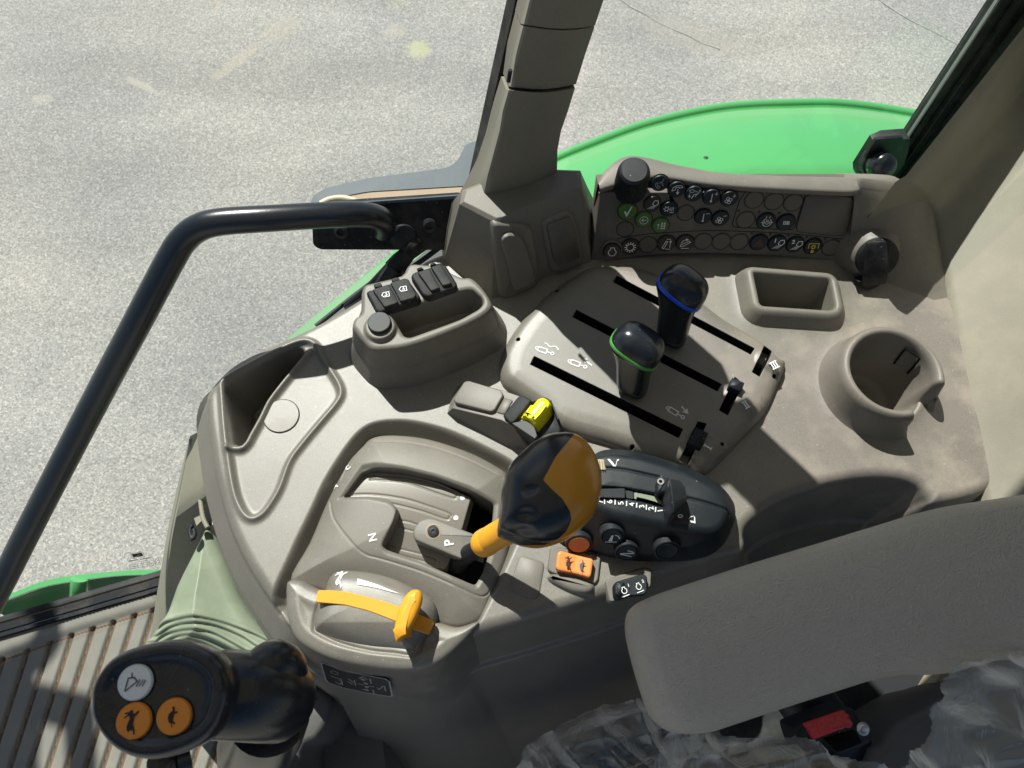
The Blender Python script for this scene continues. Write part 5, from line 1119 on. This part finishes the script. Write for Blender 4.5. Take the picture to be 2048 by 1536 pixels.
# ------------------------------------------------------------------ control panel
cp = thing('control_panel', 'long hooded control panel with rows of round icon buttons and a ribbed dial', 'control panel', tuple(P(1440, 520, 0)))
SL = math.radians(65); PY = P(1430, 520, 0).y
fn = Vector((0, -math.sin(SL), math.cos(SL))); fc = Frame((0, PY, 0), (1, 0, 0), (0, math.cos(SL), math.sin(SL)))
def cpx(*p): return [fc.px(x, y) for x, y in p]
face = cr(cpx((1181, 526), (1240, 517), (1340, 508), (1440, 507), (1560, 512)), 4, False) + cpx((1640, 518), (1694, 523)) + [Vector((fc.px(x_, 400).x, .064 / math.sin(SL))) for x_ in (1719, 1700, 1560, 1430, 1340, 1270, 1238, 1215)] + cpx((1200, 385))
puck('panel_face', face, [(-.0006, -.035), (0, -.001), (.0006, 0)], m_panel, cp, fr=fc)
TH = .070
hbk = cr([P(x, y, TH) for x, y in [(1196, 364), (1210, 338), (1238, 314), (1265, 307), (1300, 312), (1345, 324), (1390, 333), (1440, 341), (1560, 348), (1640, 350), (1700, 352), (1718, 360)]], 5, False)
hfr = cr([P(x, y, TH) for x, y in [(1200, 380), (1222, 373), (1245, 366), (1265, 360), (1300, 355), (1345, 358), (1400, 367), (1470, 374), (1560, 379), (1640, 383), (1700, 385), (1719, 381)]], 5, False)
def hrow(t, z): return [a.lerp(b, t) + Vector((0, 0, z)) for a, b in zip(hfr, hbk)]
loft('hood', [[v + Vector((0, .014, -.012)) for v in hrow(0, 0)], [v + Vector((0, .003, -.0085)) for v in hrow(0, 0)], hrow(0, -.005), hrow(.02, -.0018), hrow(.06, -.0003), hrow(.15, .0003), hrow(.5, .0012), hrow(.85, 0), hrow(.95, -.0015), hrow(1, -.005), [v + Vector((0, .004, -.04)) for v in hrow(1, 0)]], m_tau, cp, closed=False, cap=False, ang=60)
# end piece right of the panel and the fillet left of it
ep = [P(x, y, 0) for x, y in [(1690, 527), (1712, 520), (1700, 522), (1690, 527)]]
def groove(pts, w_=.0009, closed=False, nm='panel_groove'):
    k = Ink(fc, 1, lift=.0003); k.line(pts, w_, closed); return k.make(nm, m_dkhole, cp)
groove(cr(cpx(*Z7((285, 640), (450, 612), (620, 597), (900, 584), (1200, 590), (1500, 608), (1860, 645))), 4, False), .0006)
groove(rnd(cpx(*Z7((1172, 305), (1560, 322), (1570, 345), (1500, 560), (1480, 578), (1085, 560), (1072, 540), (1120, 380))), .004, 3), .0007, True)
dsp = rnd(cpx(*Z7((1610, 332), (1895, 350), (1900, 400), (1850, 610), (1780, 618), (1515, 590), (1510, 560), (1575, 350))), .005, 3)
puck('blank_display', dsp, [(0, 0), (.0004, .0010), (.001, .0014)], m_disp, cp, fr=fc); groove(dsp, .0008, True)
groove(rnd(cpx(*Z7((190, 600), (300, 640), (300, 640), (190, 600)))[:2], .001, 1) if False else cpx(*Z7((650, 350), (668, 385))), .003, False)

RB = .00735
def ic(fr, s, col_, parent, draw):
    k = Ink(fr, s); k.wk = .72; draw(k); return k.make('icon', col_, parent)
def d_worklight(k, dx=0):
    k.line([(.0 + dx, .1), (.25 + dx, .6), (.75 + dx, .62), (.85 + dx, .15), (.55 + dx, -.2), (.15 + dx, -.15)], .15, True)
    for i in range(4): k.line([(-.05 + i * .17 + dx, -.25), (-.7 + i * .27 + dx, -.75)], .1)
def d_engine(k): engine(k, 1.0)
def d_gear(k):
    k.circ(0, 0, .52, .14); [k.line([(.55 * math.cos(a), .55 * math.sin(a)), (.82 * math.cos(a), .82 * math.sin(a))], .2) for a in [i * math.pi / 6 for i in range(12)]]
def d_lift(k): k.line([(-.6, -.6), (-.35, -.75), (.1, .45), (-.15, .5)], .14, True); k.line([(-.1, .8), (.5, .8)], .12); k.line([(-.1, -.8), (.6, -.8)], .12); k.line([(.5, -.6), (.5, .4)], .12); k.fill([(.3, .3), (.7, .3), (.5, .7)])
def d_fold(k): k.line([(-.65, -.2), (.5, .4), (.7, .2), (-.35, -.5), (-.65, -.45)], .14, True); k.line([(-.6, .1), (-.3, .5), (.1, .65)], .14); k.fill([(.0, .85), (.45, .6), (.0, .45)]); k.line([(-.5, -.8), (.6, -.75)], .13)
def d_phone1(k): k.line([(-.6, .1), (-.65, -.3), (-.3, -.75), (.05, -.65), (-.05, -.4), (-.3, -.4), (-.4, -.1), (-.3, .1)], .12, True); k.line([(.1, 0), (.2, .2), (.15, .4)], .1); k.line([(-.1, -.05), (0, .15), (-.05, .3)], .1); k.line([(.6, .75), (.35, .7), (.4, .35), (.2, .2), (.4, 0), (.35, -.25), (.6, -.3)], .1)
def d_phone2(k): k.line([(-.75, -.2), (-.6, .35), (-.1, .65), (.6, .65), (.8, .4), (.3, .25), (.2, .42), (-.2, .3), (-.3, -.05)], .13, True); k.line([(.15, .05), (.15, -.5)], .16); k.fill([(-.1, -.4), (.4, -.4), (.15, -.8)])
def d_air(k): k.line([(-.8, .6), (-.6, .3), (-.15, .3), (0, .6), (-.4, .75)], .1, True); k.circ(.75, .55, .12); k.line([(.7, .35), (.45, 0), (.0, -.05), (-.3, -.7)], .17); k.line([(.5, .1), (.2, -.4)], .12); k.line([(-.65, .1), (-.65, -.35)], .12); k.fill([(-.85, -.25), (-.45, -.25), (-.65, -.6)]); k.line([(.1, .4), (.45, .4)], .12)
def d_thermo(k, plus):
    k.line([(0, .6), (0, -.4)], .16); k.circ(-.02, -.6, .17)
    k.line([(.35, .55), (.85, .6)], .1)
    if plus: k.line([(.6, .3), (.62, .85)], .1)
def d_fan(k, plus):
    for i in range(4):
        a = i * math.pi / 2 + .4; k.circ(-.15 + .33 * math.cos(a), -.2 + .33 * math.sin(a), .22, .11, 12)
    k.circ(-.15, -.2, .09); k.line([(.35, .5), (.85, .55)], .1)
    if plus: k.line([(.6, .25), (.62, .8)], .1)
def d_ac(k):
    k.circ(-.4, .1, .26, .12)
    for i in range(6): a = i * math.pi / 3; k.line([(-.4 + .28 * math.cos(a), .1 + .28 * math.sin(a)), (-.4 + .5 * math.cos(a), .1 + .5 * math.sin(a))], .17)
    for i in range(3): k.line([(.2 + i * .22, -.3), (.12 + i * .22, -.05), (.22 + i * .22, .15), (.16 + i * .22, .4)], .09)
    k.line([(.1, -.5), (.75, -.5)], .1)
def d_check(k): k.fill([(-.5, .0), (-.3, .12), (-.12, -.3), (.4, .75), (.55, .75), (-.08, -.8)])
def d_back(k): k.circ(0, 0, .62, .11, 24); k.line([(.4, .03), (-.3, -.02)], .12); k.line([(.0, .3), (-.35, 0), (.02, -.32)], .12)
def d_grid(k):
    k.line([(-.4, -.5), (-.4, .2)], .12); k.fill([(-.6, .15), (-.2, .15), (-.4, .45)])
    for i in range(2):
        for j in range(4): k.fill([(.0 + i * .4, .6 - j * .3), (.28 + i * .4, .6 - j * .3), (.28 + i * .4, .42 - j * .3), (.0 + i * .4, .42 - j * .3)])
def d_haz(k): k.line([(-.65, -.5), (.6, -.5), (.05, .6)], .12, True); k.line([(-.25, -.25), (.25, -.25), (.02, .15)], .12, True)
def d_pto(k):
    k.line([(-.7, -.25), (-.7, .55), (.7, .55), (.7, -.25)], .14); k.circ(0, 0, .22, .14, 12)
    for i in range(8): a = i * math.pi / 4; k.line([(.25 * math.cos(a), .25 * math.sin(a)), (.4 * math.cos(a), .4 * math.sin(a))], .12)
    k.fill([(-.2, -.55), (.2, -.55), (.2, -.95), (-.2, -.95)])
def d_diff(k):
    k.line([(.1 + .62 * math.cos(a), .62 * math.sin(a) - .08) for a in [math.radians(q) for q in range(-250, 70, 16)]], .11)
    k.line([(-.12, .55), (-.15, .9)], .1); k.line([(.3, .55), (.33, .9)], .1); k.circ(.1, -.15, .2, .1, 12); k.line([(-.02, 0), (0, .3), (.2, .3), (.22, 0)], .09)
    for s_ in (-1, 1): k.line([(.1 + s_ * .38, -.35), (.1 + s_ * .38, .2)], .09); k.line([(.1 + s_ * .38, -.1), (.1 + s_ * .85, -.1)], .09)
def button(px, py, mat, label=None, icon=None, imat=None, r=RB, led=False, h=.0022, raised=0):
    q = fc.px(px, py); f_ = Frame(fc.w(q.x, q.y, 0), fc.x, fc.y)
    if raised:
        lathe('button_ring', [(r * 1.32, 0), (r * 1.25, .0022), (r * 1.12, .0026), (r * 1.08, .0005)], f_, m_tau, cp, n=36)
    b_ = lathe('button', [(r * 1.07, .0001), (r * 1.07, .0003), (r, .0003), (r, h + raised - .0006), (r * .94, h + raised), (r * .8, h + raised)], f_, mat, cp, n=36, caps=True)
    k = Ink(f_, 1, lift=.00025); k.circ(0, 0, r * 1.09, .0007, 32); k.make('button_gap', m_dkhole, b_)
    if label: b_['label'] = label
    if icon: ic(Frame(f_.w(0, 0, h + raised), fc.x, fc.y), r * .82, imat or m_white, b_, icon)
    if led:
        v = f_.w(-r * 1.02, r * 1.12); lathe('indicator', [(.0013, 0), (.0013, .0005), (.0009, .0005)], Frame(v, fc.x, fc.y), m_brown, b_, n=12)
    return b_, f_
def B7(x, y): return Z7((x, y))[0]
for (x, y), mt_, lb, dr, im, kw in [
    ((578, 255), m_navy, 'black button with handset and voice mark', d_phone1, m_grey, {}),
    ((693, 297), m_navy, 'black button with handset and down arrow', d_phone2, m_white, {}),
    ((810, 327), m_navy, 'black button with windscreen and seated figure mark', d_air, m_white, {}),
    ((930, 350), m_navy, 'black button with thermometer and plus', lambda k: d_thermo(k, 1), m_white, {}),
    ((1052, 362), m_navy, 'black button with fan and plus', lambda k: d_fan(k, 1), m_white, {}),
    ((527, 397), m_brown, 'brown button with work lamp mark', d_worklight, m_white, {}),
    ((640, 432), m_navy, 'black button with snowflake and heat mark', d_ac, m_white, {}),
    ((755, 462), m_blank, None, None, None, {'h': .0008}),
    ((873, 484), m_navy, 'black button with thermometer and minus', lambda k: d_thermo(k, 0), m_white, {}),
    ((990, 497), m_navy, 'black button with fan and minus', lambda k: d_fan(k, 0), m_white, {}),
    ((358, 447), m_gbtn, 'large green button with white tick', d_check, m_white, {'r': .0083}),
    ((468, 505), m_gbtn, 'green button with circled back arrow', d_back, m_white, {}),
    ((583, 545), m_gbtn, 'green button with keypad grid and arrow', d_grid, m_white, {}),
    ((342, 573), m_blank, None, None, None, {'h': .0008}),
    ((1222, 373), m_blank, None, None, None, {'h': .0008, 'led': 1, 'r': .0080}), ((1358, 383), m_blank, None, None, None, {'h': .0008, 'led': 1, 'r': .0080}), ((1490, 391), m_blank, None, None, None, {'h': .0008, 'led': 1, 'r': .0080}),
    ((1165, 510), m_blank, None, None, None, {'h': .0008, 'led': 1, 'r': .0080}),
    ((1302, 516), m_navy, 'black button with locked differential mark', d_diff, m_white, {'led': 1, 'r': .0080}),
    ((250, 712), m_brown, 'raised brown button with engine mark', d_engine, m_white, {'raised': .003, 'r': .0079}),
    ((375, 690), m_brown, 'brown button with gear wheel mark', d_gear, m_white, {'r': .0080}),
    ((498, 680), m_blank, None, None, None, {'h': .0008, 'r': .0080}),
    ((623, 668), m_brown, 'brown button with upright arm and up arrow', d_lift, m_white, {'r': .0080}),
    ((750, 664), m_brown, 'brown button with folding arm and arrow', d_fold, m_white, {'r': .0080}),
    ((873, 657), m_blank, None, None, None, {'h': .0008, 'r': .0080}), ((998, 657), m_blank, None, None, None, {'h': .0008, 'r': .0080}), ((1120, 660), m_blank, None, None, None, {'h': .0008, 'r': .0080}),
    ((1253, 660), m_navy, 'black button with dull red warning triangle', d_haz, m_rprint, {'led': 1, 'r': .0080}),
    ((1377, 667), m_navy, 'black button with lamp and figure 1', lambda k: d_worklight(k, .1), m_white, {'led': 1, 'r': .0080}),
    ((1500, 675), m_navy, 'black button with lamp and figure 2', lambda k: d_worklight(k, .1), m_white, {'led': 1, 'r': .0080}),
    ((1622, 687), m_navy, 'black button with yellow gear in bracket', d_pto, m_yprint, {'led': 1, 'r': .0080}),
    ((1747, 699), m_blank, None, None, None, {'h': .0008, 'led': 1, 'r': .0080})]:
    b_, f_ = button(*B7(x, y), mt_, lb, dr, im, **kw)
    if lb and lb.endswith('figure 1'): text('figure', '1', .0055, f_, m_white, b_, -.0028, .0035, lift=.0027, bold=.0002)
    if lb and lb.endswith('figure 2'): text('figure', '2', .0055, f_, m_white, b_, -.0028, .0035, lift=.0027, bold=.0002)
b_, f_ = button(*B7(1437, 524), m_navy, 'black button lettered ISB', led=True, r=.0080)
text('lettering', 'ISB', .0048, f_, m_white, b_, 0, 0, lift=.0026, bold=.00012)
# ribbed dial
d0_ = P(1261, 372, .066); dax = (P(1269, 340, .094) - d0_); DH = dax.length; dax.normalize()
fdial = Frame(d0_, (1, 0, -dax.x / dax.z), dax.cross(Vector((1, 0, -dax.x / dax.z))))
n_ = 44 * 4; V = []; F = []; pr = [(.0148, -.006), (.0146, .002), (.0138, DH * .82), (.0130, DH * .93), (.0116, DH - .0006), (.0108, DH)]
for j, (r, z) in enumerate(pr):
    for i in range(n_):
        a = 2 * math.pi * i / n_; rr_ = r + (.00045 if (i % 4) in (0, 1) and j < 4 else -.0003 if j < 4 else 0); V.append(fdial.w(rr_ * math.cos(a), rr_ * math.sin(a), z))
for j in range(len(pr) - 1):
    for i in range(n_): F.append((j * n_ + i, j * n_ + (i + 1) % n_, (j + 1) * n_ + (i + 1) % n_, (j + 1) * n_ + i))
F.append(tuple(range((len(pr) - 1) * n_, len(pr) * n_))); sharp(mesh_obj('ribbed_dial', V, F, m_hitch, cp), 30)

# end cap and round plug
ec = thing('panel_end_cap', 'taupe end piece with bulge right of the control panel', 'trim piece', tuple(P(1760, 430, 0)))
e00 = [P(x, y, z) for x, y, z in [(1692, 527, -.002), (1708, 400, .060), (1690, 362, .055)]]
e0 = [P(x, y, z) for x, y, z in [(1697, 524, .0), (1722, 376, .071), (1716, 355, .070)]]
e1 = [P(x, y, z) for x, y, z in [(1760, 560, .0), (1790, 402, .060), (1795, 357, .066)]]
e2 = [P(x, y, z) for x, y, z in [(1868, 600, .0), (1862, 420, .028), (1826, 372, .060)]]
e3 = [P(x, y, z) for x, y, z in [(1915, 640, -.004), (1885, 440, .010), (1850, 380, .04)]]
loft('cap_shell', [cr(e_ + [e_[-1] + Vector((0, .03, -.03))], 5, False) for e_ in (e00, e0, e1, e2, e3)], m_tau, ec, closed=False, cap=False, ang=60)
pg = thing('round_plug', 'black round socket plug with hanging flap beside the storage bin', 'plug', tuple(P(1752, 520, .02)))
pn_ = Vector((-.10, -.80, .59)).normalized(); po_ = P(*Z6((1115, 205))[0], .026); fpg = Frame(po_, (1, 0, .15), pn_.cross(Vector((1, 0, .15))))
lathe('socket_bulge', [(.034, -.030), (.0275, -.018), (.0232, -.010), (.0208, -.005), (.0195, -.0018), (.0185, -.0006)], fpg, m_tau, pg, n=56, ang=80)
lathe('cap_disc', [(.0182, -.004), (.0188, .001), (.0184, .0040), (.0168, .0048), (.008, .0050)], fpg, m_rub, pg, n=56)
puck('flap', rnd([(-.0115, -.026), (.0095, -.024), (.0100, .0175), (-.0120, .0175)], .003, 3), [(0, .003), (0, .0062), (.0008, .0068)], m_rub, pg, fr=fpg)
puck('flap_lip', rnd([(-.017, -.020), (-.005, -.031), (.004, -.027), (.010, -.020)], .002, 3), [(0, -.006), (0, .004), (.0008, .0048)], m_rub, pg, fr=fpg)

# ------------------------------------------------------------------ arm rest
AZ = .150
ao = rnd([P(x, y, AZ) for x, y in [(1262, 1250), (1268, 1205), (1320, 1180), (1500, 1121), (1750, 1046), (1900, 1000), (2048, 978), (2300, 940), (2700, 900), (2700, 1300), (2300, 1340), (2048, 1308), (1940, 1345), (1868, 1345), (1795, 1351), (1716, 1376), (1606, 1411), (1430, 1470), (1362, 1470), (1318, 1440), (1296, 1380), (1278, 1320)]], .02, 5)
am = puck('arm_rest', ao, [(.022, AZ - .055), (.006, AZ - .048), (.0, AZ - .030), (0, AZ - .020), (.0016, AZ - .011), (.005, AZ - .004), (.0095, AZ + .0005), (.015, AZ + .003), (.022, AZ + .0045)] if False else [(.022, AZ - .055), (.006, AZ - .048), (.0, AZ - .030), (0, AZ - .020), (.0016, AZ - .011), (.005, AZ - .0043), (.0095, AZ + .0001), (.012, AZ + .0010), (.0145, AZ + .0012)], m_vin, ang=80)
amt = hf('pad_top', bbox(ao, .004), .0016, lambda X, Y: (lambda d: (AZ + np.interp(-d, [0, .0016, .005, .0095, .012, .015, .022, .032, .045, .06], [-.02, -.011, -.0042, .0003, .0015, .0026, .0042, .0055, .0063, .0067]) + .0008 * np.sin(X * 23 + 1) * np.cos(Y * 19), d < -.0075, None))(sdf(ao, X, Y)), [m_vin], am); tag(am, 'wide padded taupe vinyl arm rest in shade at the lower right', 'arm rest')

# dark recess side and seat parts below the arm rest
def bpl(nm, pts, z, th, mat, par): return prism(nm, [P(x, y, z) for x, y in pts], th, mat, par, Vector((0, 0, -1)))
sb = thing('seat_pedestal', 'dark grey seat base and bracket under the arm rest', 'seat base', tuple(P(1700, 1500, -.1)))
bpl('base_cover', [(1000, 1700), (1380, 1470), (1500, 1400), (1700, 1330), (1900, 1250), (2300, 1150), (2300, 1800), (1000, 1800)], -.16, .05, m_frame, sb)
tube('bracket_tube', [P(1590, 1370, -.02), P(1640, 1440, -.03), P(1690, 1500, -.05)], .022, m_blk, sb, n=18, sm=3)
puck('seat_shell', cr([P(x, y, -.02) for x, y in ZB((930, 470), (1010, 400), (1070, 310), (1130, 230), (1220, 185), (1330, 130), (1500, 30), (1700, -30), (2300, -100), (2300, 900), (900, 900))], 3), [(0, -.14), (0, -.026), (.003, -.021), (.008, -.02)], m_seat, sb)
ct = thing('cream_trim', 'cream wheel arch trim corner glimpsed under the arm rest', 'trim', tuple(P(1900, 1390, -.08)))
bpl('trim_plate', [(1835, 1422), (1852, 1395), (1880, 1350), (1905, 1320), (1990, 1300), (1990, 1400), (1920, 1398)], -.12, .03, m_cream, ct)
bpl('trim_gap', ZB((1490, -75), (1515, -75), (1600, -12), (1575, 0)), -.118, .004, m_dkhole, ct)
puck('seat_cushion', rnd([Vector((.16, -.62)), Vector((.95, -.62)), Vector((.95, -.06)), Vector((.30, -.10)), Vector((.16, -.14))], .05, 6), [(0, -.25), (0, -.06), (.006, -.04), (.02, -.03)], m_seat, sb)
# seat belt buckle
bu = thing('seat_belt_buckle', 'black seat belt buckle with red PRESS button under the arm rest', 'buckle', tuple(P(1670, 1460, .02)))
BZ = .03; fbk = Frame(P(*ZB((660, 290))[0], BZ), P(*ZB((830, 250))[0], BZ) - P(*ZB((480, 350))[0], BZ), (-.2, 1, .15))
def bk2(*p): return [fbk.px(x, y) for x, y in ZB(*p)]
puck('buckle_body', rnd(bk2((400, 270), (440, 250), (760, 125), (815, 130), (850, 180), (955, 350), (945, 385), (780, 455), (500, 520), (430, 380)), .004, 3), [(0, -.030), (0, -.002), (.0012, 0), (.003, .0005)], m_blk, bu, fr=fbk)
puck('release_button', rnd(bk2((452, 245), (742, 142), (808, 245), (515, 358)), .0012, 3), [(0, -.002), (0, .0022), (.0008, .0032)], m_red, bu, fr=fbk)
q = fbk.px(*ZB((632, 250))[0]); text('lettering', 'PRESS', .0125, fbk, m_red, bu, q.x, q.y, -3, lift=.0034, ext=.0004, bold=.0001)
puck('latch_slot', rnd(bk2((590, 345), (820, 280), (880, 380), (700, 450)), .002, 3), [(0, .0006), (.001, .0010)], m_dkhole, bu, fr=fbk)
q = fbk.px(*ZB((878, 277))[0]); lathe('rivet', [(.0045, 0), (.0045, .0015), (.003, .0020), (.0012, .001)], Frame(fbk.w(q.x, q.y, .0005), fbk.x, fbk.y), m_metal, bu, n=20)

# crumpled clear film over the seat
def film(nm, label, pts, z, amp, sl, seed, mat):
    po2 = [P(x, y, z) for x, y in pts]; ring_ = cr(po2, 3)
    def zf(X, Y):
        X2 = X + .004 * np.sin(Y * 90 + seed); d = sdf(ring_, X, Y) + .0008 * np.sin(X * 300 + seed) * np.sin(Y * 260)
        n1_ = np.vectorize(lambda x, y: mnoise.noise(Vector((x * 13 + seed, y * 15, seed))))(X, Y)
        n2_ = np.abs(np.vectorize(lambda x, y: mnoise.noise(Vector((x * 34 + y * 22, y * 11 - x * 6, seed + 4))))(X2, Y))
        n3_ = np.abs(np.vectorize(lambda x, y: mnoise.noise(Vector((x * 20 - y * 55, y * 20 + x * 9, seed + 9))))(X, Y))
        Z = z + amp * 1.6 * n1_ - amp * 3.6 * n2_ - amp * 2.2 * n3_ + sl * (Y - po2[0].y) - .010 * ss(-.016, .0, d)
        return Z, d < 0, None
    o = hf(nm, bbox(ring_, .004), .0010, zf, [mat]); tag(o, label, 'plastic film', 'crumpled clear plastic films on the seat'); return o
film('plastic_film', 'dark crumpled clear film with torn top edge left of the arm rest tip', [(1025, 1600), (1042, 1530), (1052, 1498), (1110, 1462), (1190, 1420), (1270, 1403), (1300, 1402), (1345, 1445), (1400, 1480), (1420, 1600)], .03, .008, .0, 3, m_film)
film('plastic_film', 'milky crumpled clear film in front of the red buckle button', [(1360, 1600), (1352, 1470), (1400, 1465), (1445, 1462), (1470, 1478), (1530, 1477), (1640, 1481), (1665, 1500), (1700, 1518), (1770, 1530), (1850, 1560), (1850, 1600)], .075, .007, .0, 11, m_film2)
film('plastic_film', 'grey hanging clear film at the lower right corner of the arm rest', [(1800, 1600), (1835, 1536), (1848, 1505), (1890, 1488), (1895, 1420), (1925, 1390), (1945, 1328), (1990, 1322), (2048, 1308), (2120, 1300), (2150, 1600)], .165, .008, .0, 23, m_film2)
fb_ = bpl('woven_seat_fabric', ZB((-360, 530), (-300, 500), (-200, 510), (-60, 500), (80, 460), (300, 440), (600, 470), (760, 520), (800, 700), (-400, 700)), .035, .02, m_fabric, None)
tag(fb_, 'brown woven seat fabric under the milky film', 'seat fabric')

# ------------------------------------------------------------------ sage green boot
bo = thing('lever_boot', 'pale sage green moulded boot with stepped folds behind the joystick', 'boot', tuple(P(420, 1250, -.1)))
BZ0 = -.085
bo_o = cr([P(x, y, BZ0) for x, y in [(410, 1043), (418, 1052), (434, 1089), (461, 1151), (485, 1209), (525, 1262), (580, 1305), (560, 1340), (500, 1352), (330, 1352), (275, 1320), (273, 1288), (308, 1252), (338, 1178), (352, 1151), (376, 1103), (402, 1050)]], 4)
crease = cr([P(x, y, BZ0) for x, y in ZA((1222, 585), (1190, 660), (1120, 790), (1065, 900), (1030, 1020), (990, 1105), (900, 1190))], 4, False)
folds = [cr([P(x, y, BZ0) for x, y in ZA(*f_)], 6, False) for f_ in (((895, 1195), (960, 1155), (1060, 1135), (1180, 1128), (1300, 1150), (1440, 1200), (1520, 1235), (1690, 1320)), ((900, 1225), (1000, 1175), (1120, 1160), (1260, 1170), (1400, 1225), (1500, 1290), (1640, 1370)), ((890, 1260), (960, 1215), (1100, 1195), (1240, 1210), (1350, 1265), (1480, 1340), (1600, 1400)), ((880, 1290), (1000, 1235), (1130, 1225), (1250, 1260), (1380, 1330), (1500, 1400)), ((900, 1320), (1050, 1255), (1160, 1265), (1280, 1330), (1400, 1420)))]
def zboot(X, Y):
    d = sdf(bo_o, X, Y); Z = BZ0 + edge(d, .010) - 4 * np.maximum(d, 0) + .02 * ss(0, -.05, d)
    cx_ = np.interp(-Y, [-c_.y for c_ in crease], [c_.x for c_ in crease]); left = np.maximum(cx_ - X, 0) * (Y > crease[-1].y); Z -= .9 * left
    for i, f_ in enumerate(folds):
        fx = [v.x for v in f_]; fy_ = [v.y for v in f_]; yy = np.interp(X, fx, fy_); s_ = yy - Y
        Z -= .0035 * ss(-.0005, .0018, s_) ; Z += .0012 * np.exp(-((s_ + .002) / .002) ** 2)
    return Z, d < .02, None
hf('boot_skin', bbox(bo_o, .02), .0009, zboot, [m_sage], bo)

# ------------------------------------------------------------------ joystick lever at lower left
jo = thing('joystick', 'black joystick grip with one white and two orange round buttons', 'joystick', tuple(P(500, 1400, -.05)))
JZ = .20
jn = Vector((.02, -.10, 1)).normalized(); fj = Frame(P(*ZJ((1070, 1040))[0], JZ), (1, 0, -.02), jn.cross(Vector((1, 0, -.02))))
def jp(*p): return [fj.px(x, y) for x, y in ZJ(*p)]
jr = cr(jp((585, 1060), (592, 950), (640, 840), (720, 745), (830, 680), (980, 635), (1150, 612), (1300, 632), (1430, 695), (1510, 780), (1548, 880), (1552, 970), (1530, 1090), (1490, 1200), (1420, 1290), (1330, 1355), (1200, 1410), (1060, 1445), (920, 1445), (790, 1400), (690, 1320), (620, 1220), (590, 1140)), 4)
puck('grip_head', jr, [(.012, -.050), (.005, -.036), (.001, -.020), (0, -.012), (.0006, -.006), (.0025, -.0015), (.005, .0), (.0072, -.0006), (.0088, -.0024), (.0105, -.0034), (.0135, -.0038), (.016, -.0038)], m_knob, jo, fr=fj, ang=70)
def jbutton(c_, mat, lab_, draw, imat):
    q = fj.px(*ZJ(c_)[0]); f_ = Frame(fj.w(q.x, q.y, -.0040), fj.x, fj.y)
    b_ = lathe('button', [(.0088, -.001), (.0088, .0016), (.0082, .0026), (.0060, .0030), (.003, .0031)], f_, mat, jo, n=40); b_['label'] = lab_
    lathe('button_ring', [(.0094, 0), (.0094, .0010), (.0090, .0010)], f_, m_blk, jo, n=36)
    k = Ink(Frame(f_.w(0, 0, .0032), fj.x, fj.y), .0058, lift=.0003); draw(k); k.make('icon', imat, b_)
def d_bucket(k): k.line([(-.65, -.7), (-.5, .35), (0, .4), (.3, .1), (-.1, -.25), (-.6, -.7)], .1); k.line([(-.2, .35), (-.25, .8)], .1); k.line([(.3, -.35), (.5, .3), (.55, -.3), (.78, .25), (.8, -.3), (1.0, .2)], .11)
jbutton((908, 905), m_white, 'white round button with bucket mark', d_bucket, m_brown)
m_obut = plastic('orange button', (.80, .27, .03), rough=.4, grain=0)
jbutton((898, 1172), m_obut, 'orange round button with running hare', lambda k: (setattr(k, 'c', math.cos(math.radians(80))), setattr(k, 's', math.sin(math.radians(80))), hare(k, .85)), m_etch)
jbutton((1175, 1140), m_obut, 'orange round button with tortoise', lambda k: (setattr(k, 'c', math.cos(math.radians(85))), setattr(k, 's', math.sin(math.radians(85))), tortoise(k, .85)), m_etch)
tube('grip_arm', [P(*ZJ((1380, 990))[0], .150), P(*ZJ((1500, 985))[0], .152), P(*ZJ((1660, 990))[0], .148), P(*ZJ((1800, 1000))[0], .138), P(*ZJ((1900, 1020))[0], .125), P(*ZJ((1945, 1040))[0], .115)], [.021, .0235, .0240, .0245, .024, .016], m_knob, jo, n=36, sm=6)
tube('thumb_rest', [P(*ZJ((1700, 900))[0], .150), P(*ZJ((1780, 810))[0], .150), P(*ZJ((1870, 775))[0], .146), P(*ZJ((1940, 820))[0], .138), P(*ZJ((1965, 920))[0], .128)], [.008, .0118, .0135, .0135, .011], m_knob, jo, n=24, sm=5)
tube('trigger', [P(*ZJ((1080, 1440))[0], .165), P(*ZJ((1150, 1450))[0], .155), P(*ZJ((1300, 1400))[0], .150)], [.006, .010, .010], m_knob, jo, n=16, sm=4)
tube('lever_stem', [P(*ZJ((1840, 1120))[0], .11), P(*ZJ((1800, 1240))[0], .06), P(*ZJ((1760, 1330))[0], .0), P(*ZJ((1740, 1480))[0], -.12)], [.024, .026, .028, .030], m_knob, jo, n=28, sm=4)

# ------------------------------------------------------------------ move every origin onto its own object
objs = [o for o in C.objects if o.type in ('MESH', 'EMPTY')]
wc = {}
for o in objs:
    if o.type == 'MESH':
        co = np.empty(len(o.data.vertices) * 3); o.data.vertices.foreach_get('co', co); co = co.reshape(-1, 3)
        lo_c, hi_c = co.min(0), co.max(0); c_ = Vector(((lo_c[0] + hi_c[0]) / 2, (lo_c[1] + hi_c[1]) / 2, lo_c[2]))
        if o.data is m_asp: pass
        wc[o.name] = c_; o.data.transform(Matrix.Translation(-c_))
    else: wc[o.name] = Vector(o['anchor']); del o['anchor']
for o in objs: o.location = wc[o.name] - (wc[o.parent.name] if o.parent else Vector((0, 0, 0)))
bpy.context.view_layer.update()
